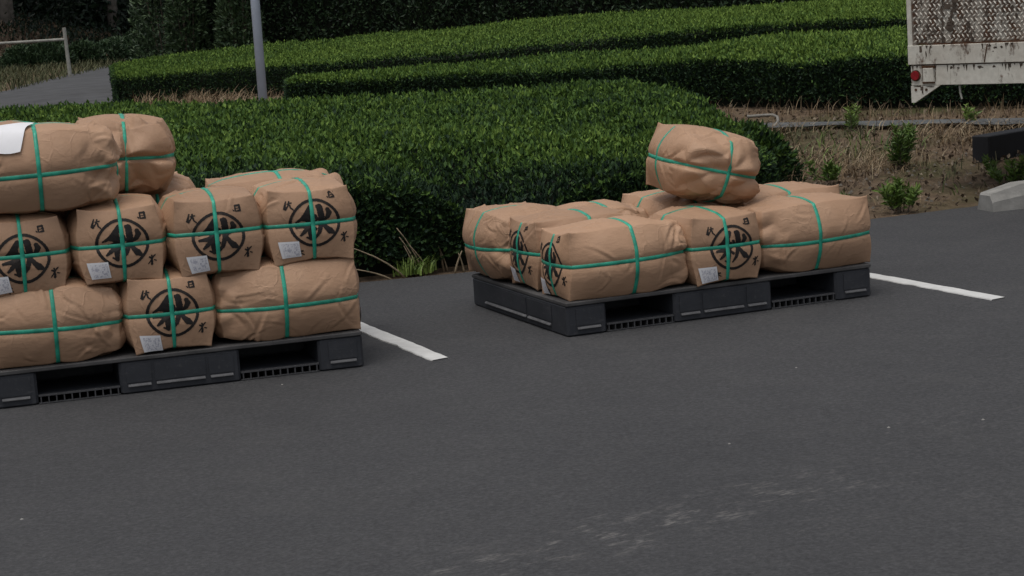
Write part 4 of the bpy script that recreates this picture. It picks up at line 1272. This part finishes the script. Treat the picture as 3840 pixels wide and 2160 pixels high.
stalks('forked dry stalks rising behind the bright green tuft', 0.16, 2.33, [(.0, -.10, .22, .006), (.02, -.13, .27, .006), (.05, -.10, .17, .005), (-.02, -.06, .17, .005)])
stalks('tall dry stalk standing against the dark hedge between the pallets', 0.30, 2.36, [(0, -.07, .36, .006), (.02, -.05, .15, .005)])
stalks('short dry stalks by the far left corner of the low pallet', 0.37, 2.25, [(-.05, .04, .12, .007), (.0, -.03, .11, .006), (.06, -.05, .10, .006), (.07, .07, .20, .006)])

# ------------------------------------------------------------------ far lane bank, bushes, wood
P = scatter(-1.5, 9, 19, 42, 26000, lambda x, y: (((x - 1.23) * (-.943) + (y - 25.6) * .333) > 0.25) * (((x - 1.23) * (-.943) + (y - 25.6) * .333) < 2.6) * 0.8)
blades('bank_grass', P, 0.20, 'bank_grass', 0.6, 0.02, kind='stuff', tintc=0.5)
bl = [('a', 3.20, 38.4, .50, .50), ('b', 3.76, 38.3, .50, .55), ('c', 4.62, 39.0, .45, .50), ('d', 5.42, 40.0, .60, .55), ('e', 6.05, 40.3, .65, .66), ('f', 6.60, 39.9, .65, .74), ('g', 7.10, 38.6, .70, .80)]
where = ['dark bush behind the left end of the barrier rail', 'dark bush under the middle of the barrier rail', 'dark bush just left of the barrier post', 'dark bush just right of the barrier post',
         'dark rounded bush beside the far lane, second right of the barrier post', 'dark rounded bush where the far lane passes behind the tea', 'dark bush above the curved end of the farthest tea hedge']
for (nm, x, y, r, hh), lab in zip(bl, where):
    bush('roadside_bush', x, y, float(h(x, y)) - 0.05, r, hh, 2600, lab, 'bush', 'bushes beside the far lane', 'windbreak_leaf', 0.42, (0.11, 0.05))
for (x, y, r, hh, lab) in ((3.50, 24.4, .50, 2.5, 'leftmost tall dark shrub at the near end of the windbreak'), (3.28, 21.75, .30, 2.4, 'narrow dark shrub against the end face of the windbreak'), (3.80, 20.75, .30, 2.3, 'slim dark shrub leaning on the front of the windbreak')):
    bush('tall_shrub', x, y, float(h(x, y)) - 0.05, r, hh, 4500, lab, 'shrub', 'tall shrubs by the windbreak', 'windbreak_leaf', 0.6, (0.09, 0.040))

def tree(x, y, ht, r0, cr, label, n=5200):
    z = float(h(x, y))
    root = tag(empty('tree', (x, y, z - 0.1)), label, 'tree', 'trees of the dark wood')
    lx, ly = random.uniform(-.25, .25), random.uniform(-.25, .25)
    t = MB().tube([(0, 0, 0), (lx * .3, ly * .3, ht * .35), (lx * .7, ly * .7, ht * .7), (lx, ly, ht)], [r0 * 1.15, r0 * .9, r0 * .6, r0 * .25], 10).build('trunk', MAT['bark'], root, True)
    lb = MB()
    for k in range(7):
        a = k * 0.95 + random.random(); z0 = ht * random.uniform(.5, .9)
        lb.tube([(lx * .7, ly * .7, z0), (lx + cr * .45 * math.cos(a), ly + cr * .45 * math.sin(a), z0 + .6), (lx + cr * .85 * math.cos(a), ly + cr * .85 * math.sin(a), z0 + .8)], [r0 * .3, r0 * .2, r0 * .08], 5)
    lb.build('limb', MAT['bark'], t)
    D = RNG.normal(size=(n, 3)); D /= np.linalg.norm(D, axis=1)[:, None]
    P = D * (RNG.random(n) ** 0.4)[:, None] * [cr, cr, ht * .36] * (1 + .25 * wav(D * 3, int(x * 10) & 255, 1.3))[:, None] + [lx, ly, ht * .82]
    leaves('crown', P, D, 0.34, 0.17, MAT['dark_leaf'], root, 0.4 + RNG.normal(0, .2, n) + .2 * D[:, 2], up=0.2)
tl = [(4.62, 52.2, 8, .21, 2.6, 'pale thick trunk at the top left corner of the wood'), (5.10, 54.2, 8.5, .14, 2.6, 'thinner trunk right beside the pale thick trunk at the left'),
      (8.67, 57.2, 9, .17, 2.8, 'lone pale trunk in the dark wood above the barrier post'), (1.2, 44, 8, .2, 2.8, 'dark wood tree beyond the left edge of the picture'), (7.0, 64, 9, .2, 3.0, 'dark wood tree in the gap between the two groups of trunks'),
      (12.5, 60, 9, .2, 3.0, 'dark wood tree behind the end of the windbreak'), (13, 50, 9, .2, 3.2, 'dark wood tree behind the left part of the windbreak'), (5.6, 66, 9, .2, 3.0, 'dark wood tree deep behind the pale thick trunk'),
      (16.5, 46, 9, .2, 3.4, 'dark wood tree behind the middle of the windbreak'), (20, 40, 9, .2, 3.4, 'dark wood tree behind the right part of the windbreak'), (23, 32, 9, .2, 3.6, 'dark wood tree farthest right behind the windbreak'), (-2, 48, 9, .2, 3.2, 'dark wood tree well left of the pale trunks')]
for a in tl:
    tree(*a)
# undergrowth and deep wood mass closing the view
n = 110000
x = RNG.uniform(-4, 22, n); d = RNG.uniform(0, 1, n)
y = 55.5 + 22 * d + 0.15 * x
z = h(x, y) + RNG.uniform(0, 1, n) ** 1.2 * (1.0 + 9 * sstep(0.1, 0.6, d))
D = RNG.normal(size=(n, 3)); D /= np.linalg.norm(D, axis=1)[:, None]
leaves('woodland_and_shade_mat', np.c_[x, y, z], D, 0.30, 0.14, MAT['dark_leaf'], None, 0.22 + RNG.normal(0, .2, n), up=0.1)
n = 9000
x = RNG.uniform(0, 12, n); y = RNG.uniform(38, 60, n)
k = ((x - 1.23) * (-.943) + (y - 25.6) * .333) > 3.2
x, y = x[k], y[k]
P = np.c_[x, y, h(x, y) + RNG.exponential(0.12, len(x))]
k = y < 51
n2_ = 26000
x2 = RNG.uniform(-1, 14, n2_); y2 = RNG.uniform(48, 62, n2_)
leaves('woodland_and_shade_mat', np.c_[x2, y2, h(x2, y2) + RNG.exponential(0.10, n2_)], np.tile([0, -0.5, 0.8], (n2_, 1)), 0.13, 0.06, MAT['dark_leaf'], None, 0.20 + RNG.normal(0, .2, n2_), up=0.3)  # leaf mat added in near-black colour so the wood floor looks shaded
P = P[k]
leaves('undergrowth', P, np.tile([0, 0, 1.0], (len(P), 1)), 0.16, 0.07, MAT['litter'], None, RNG.uniform(0, 0.35, len(P)), up=0.3)
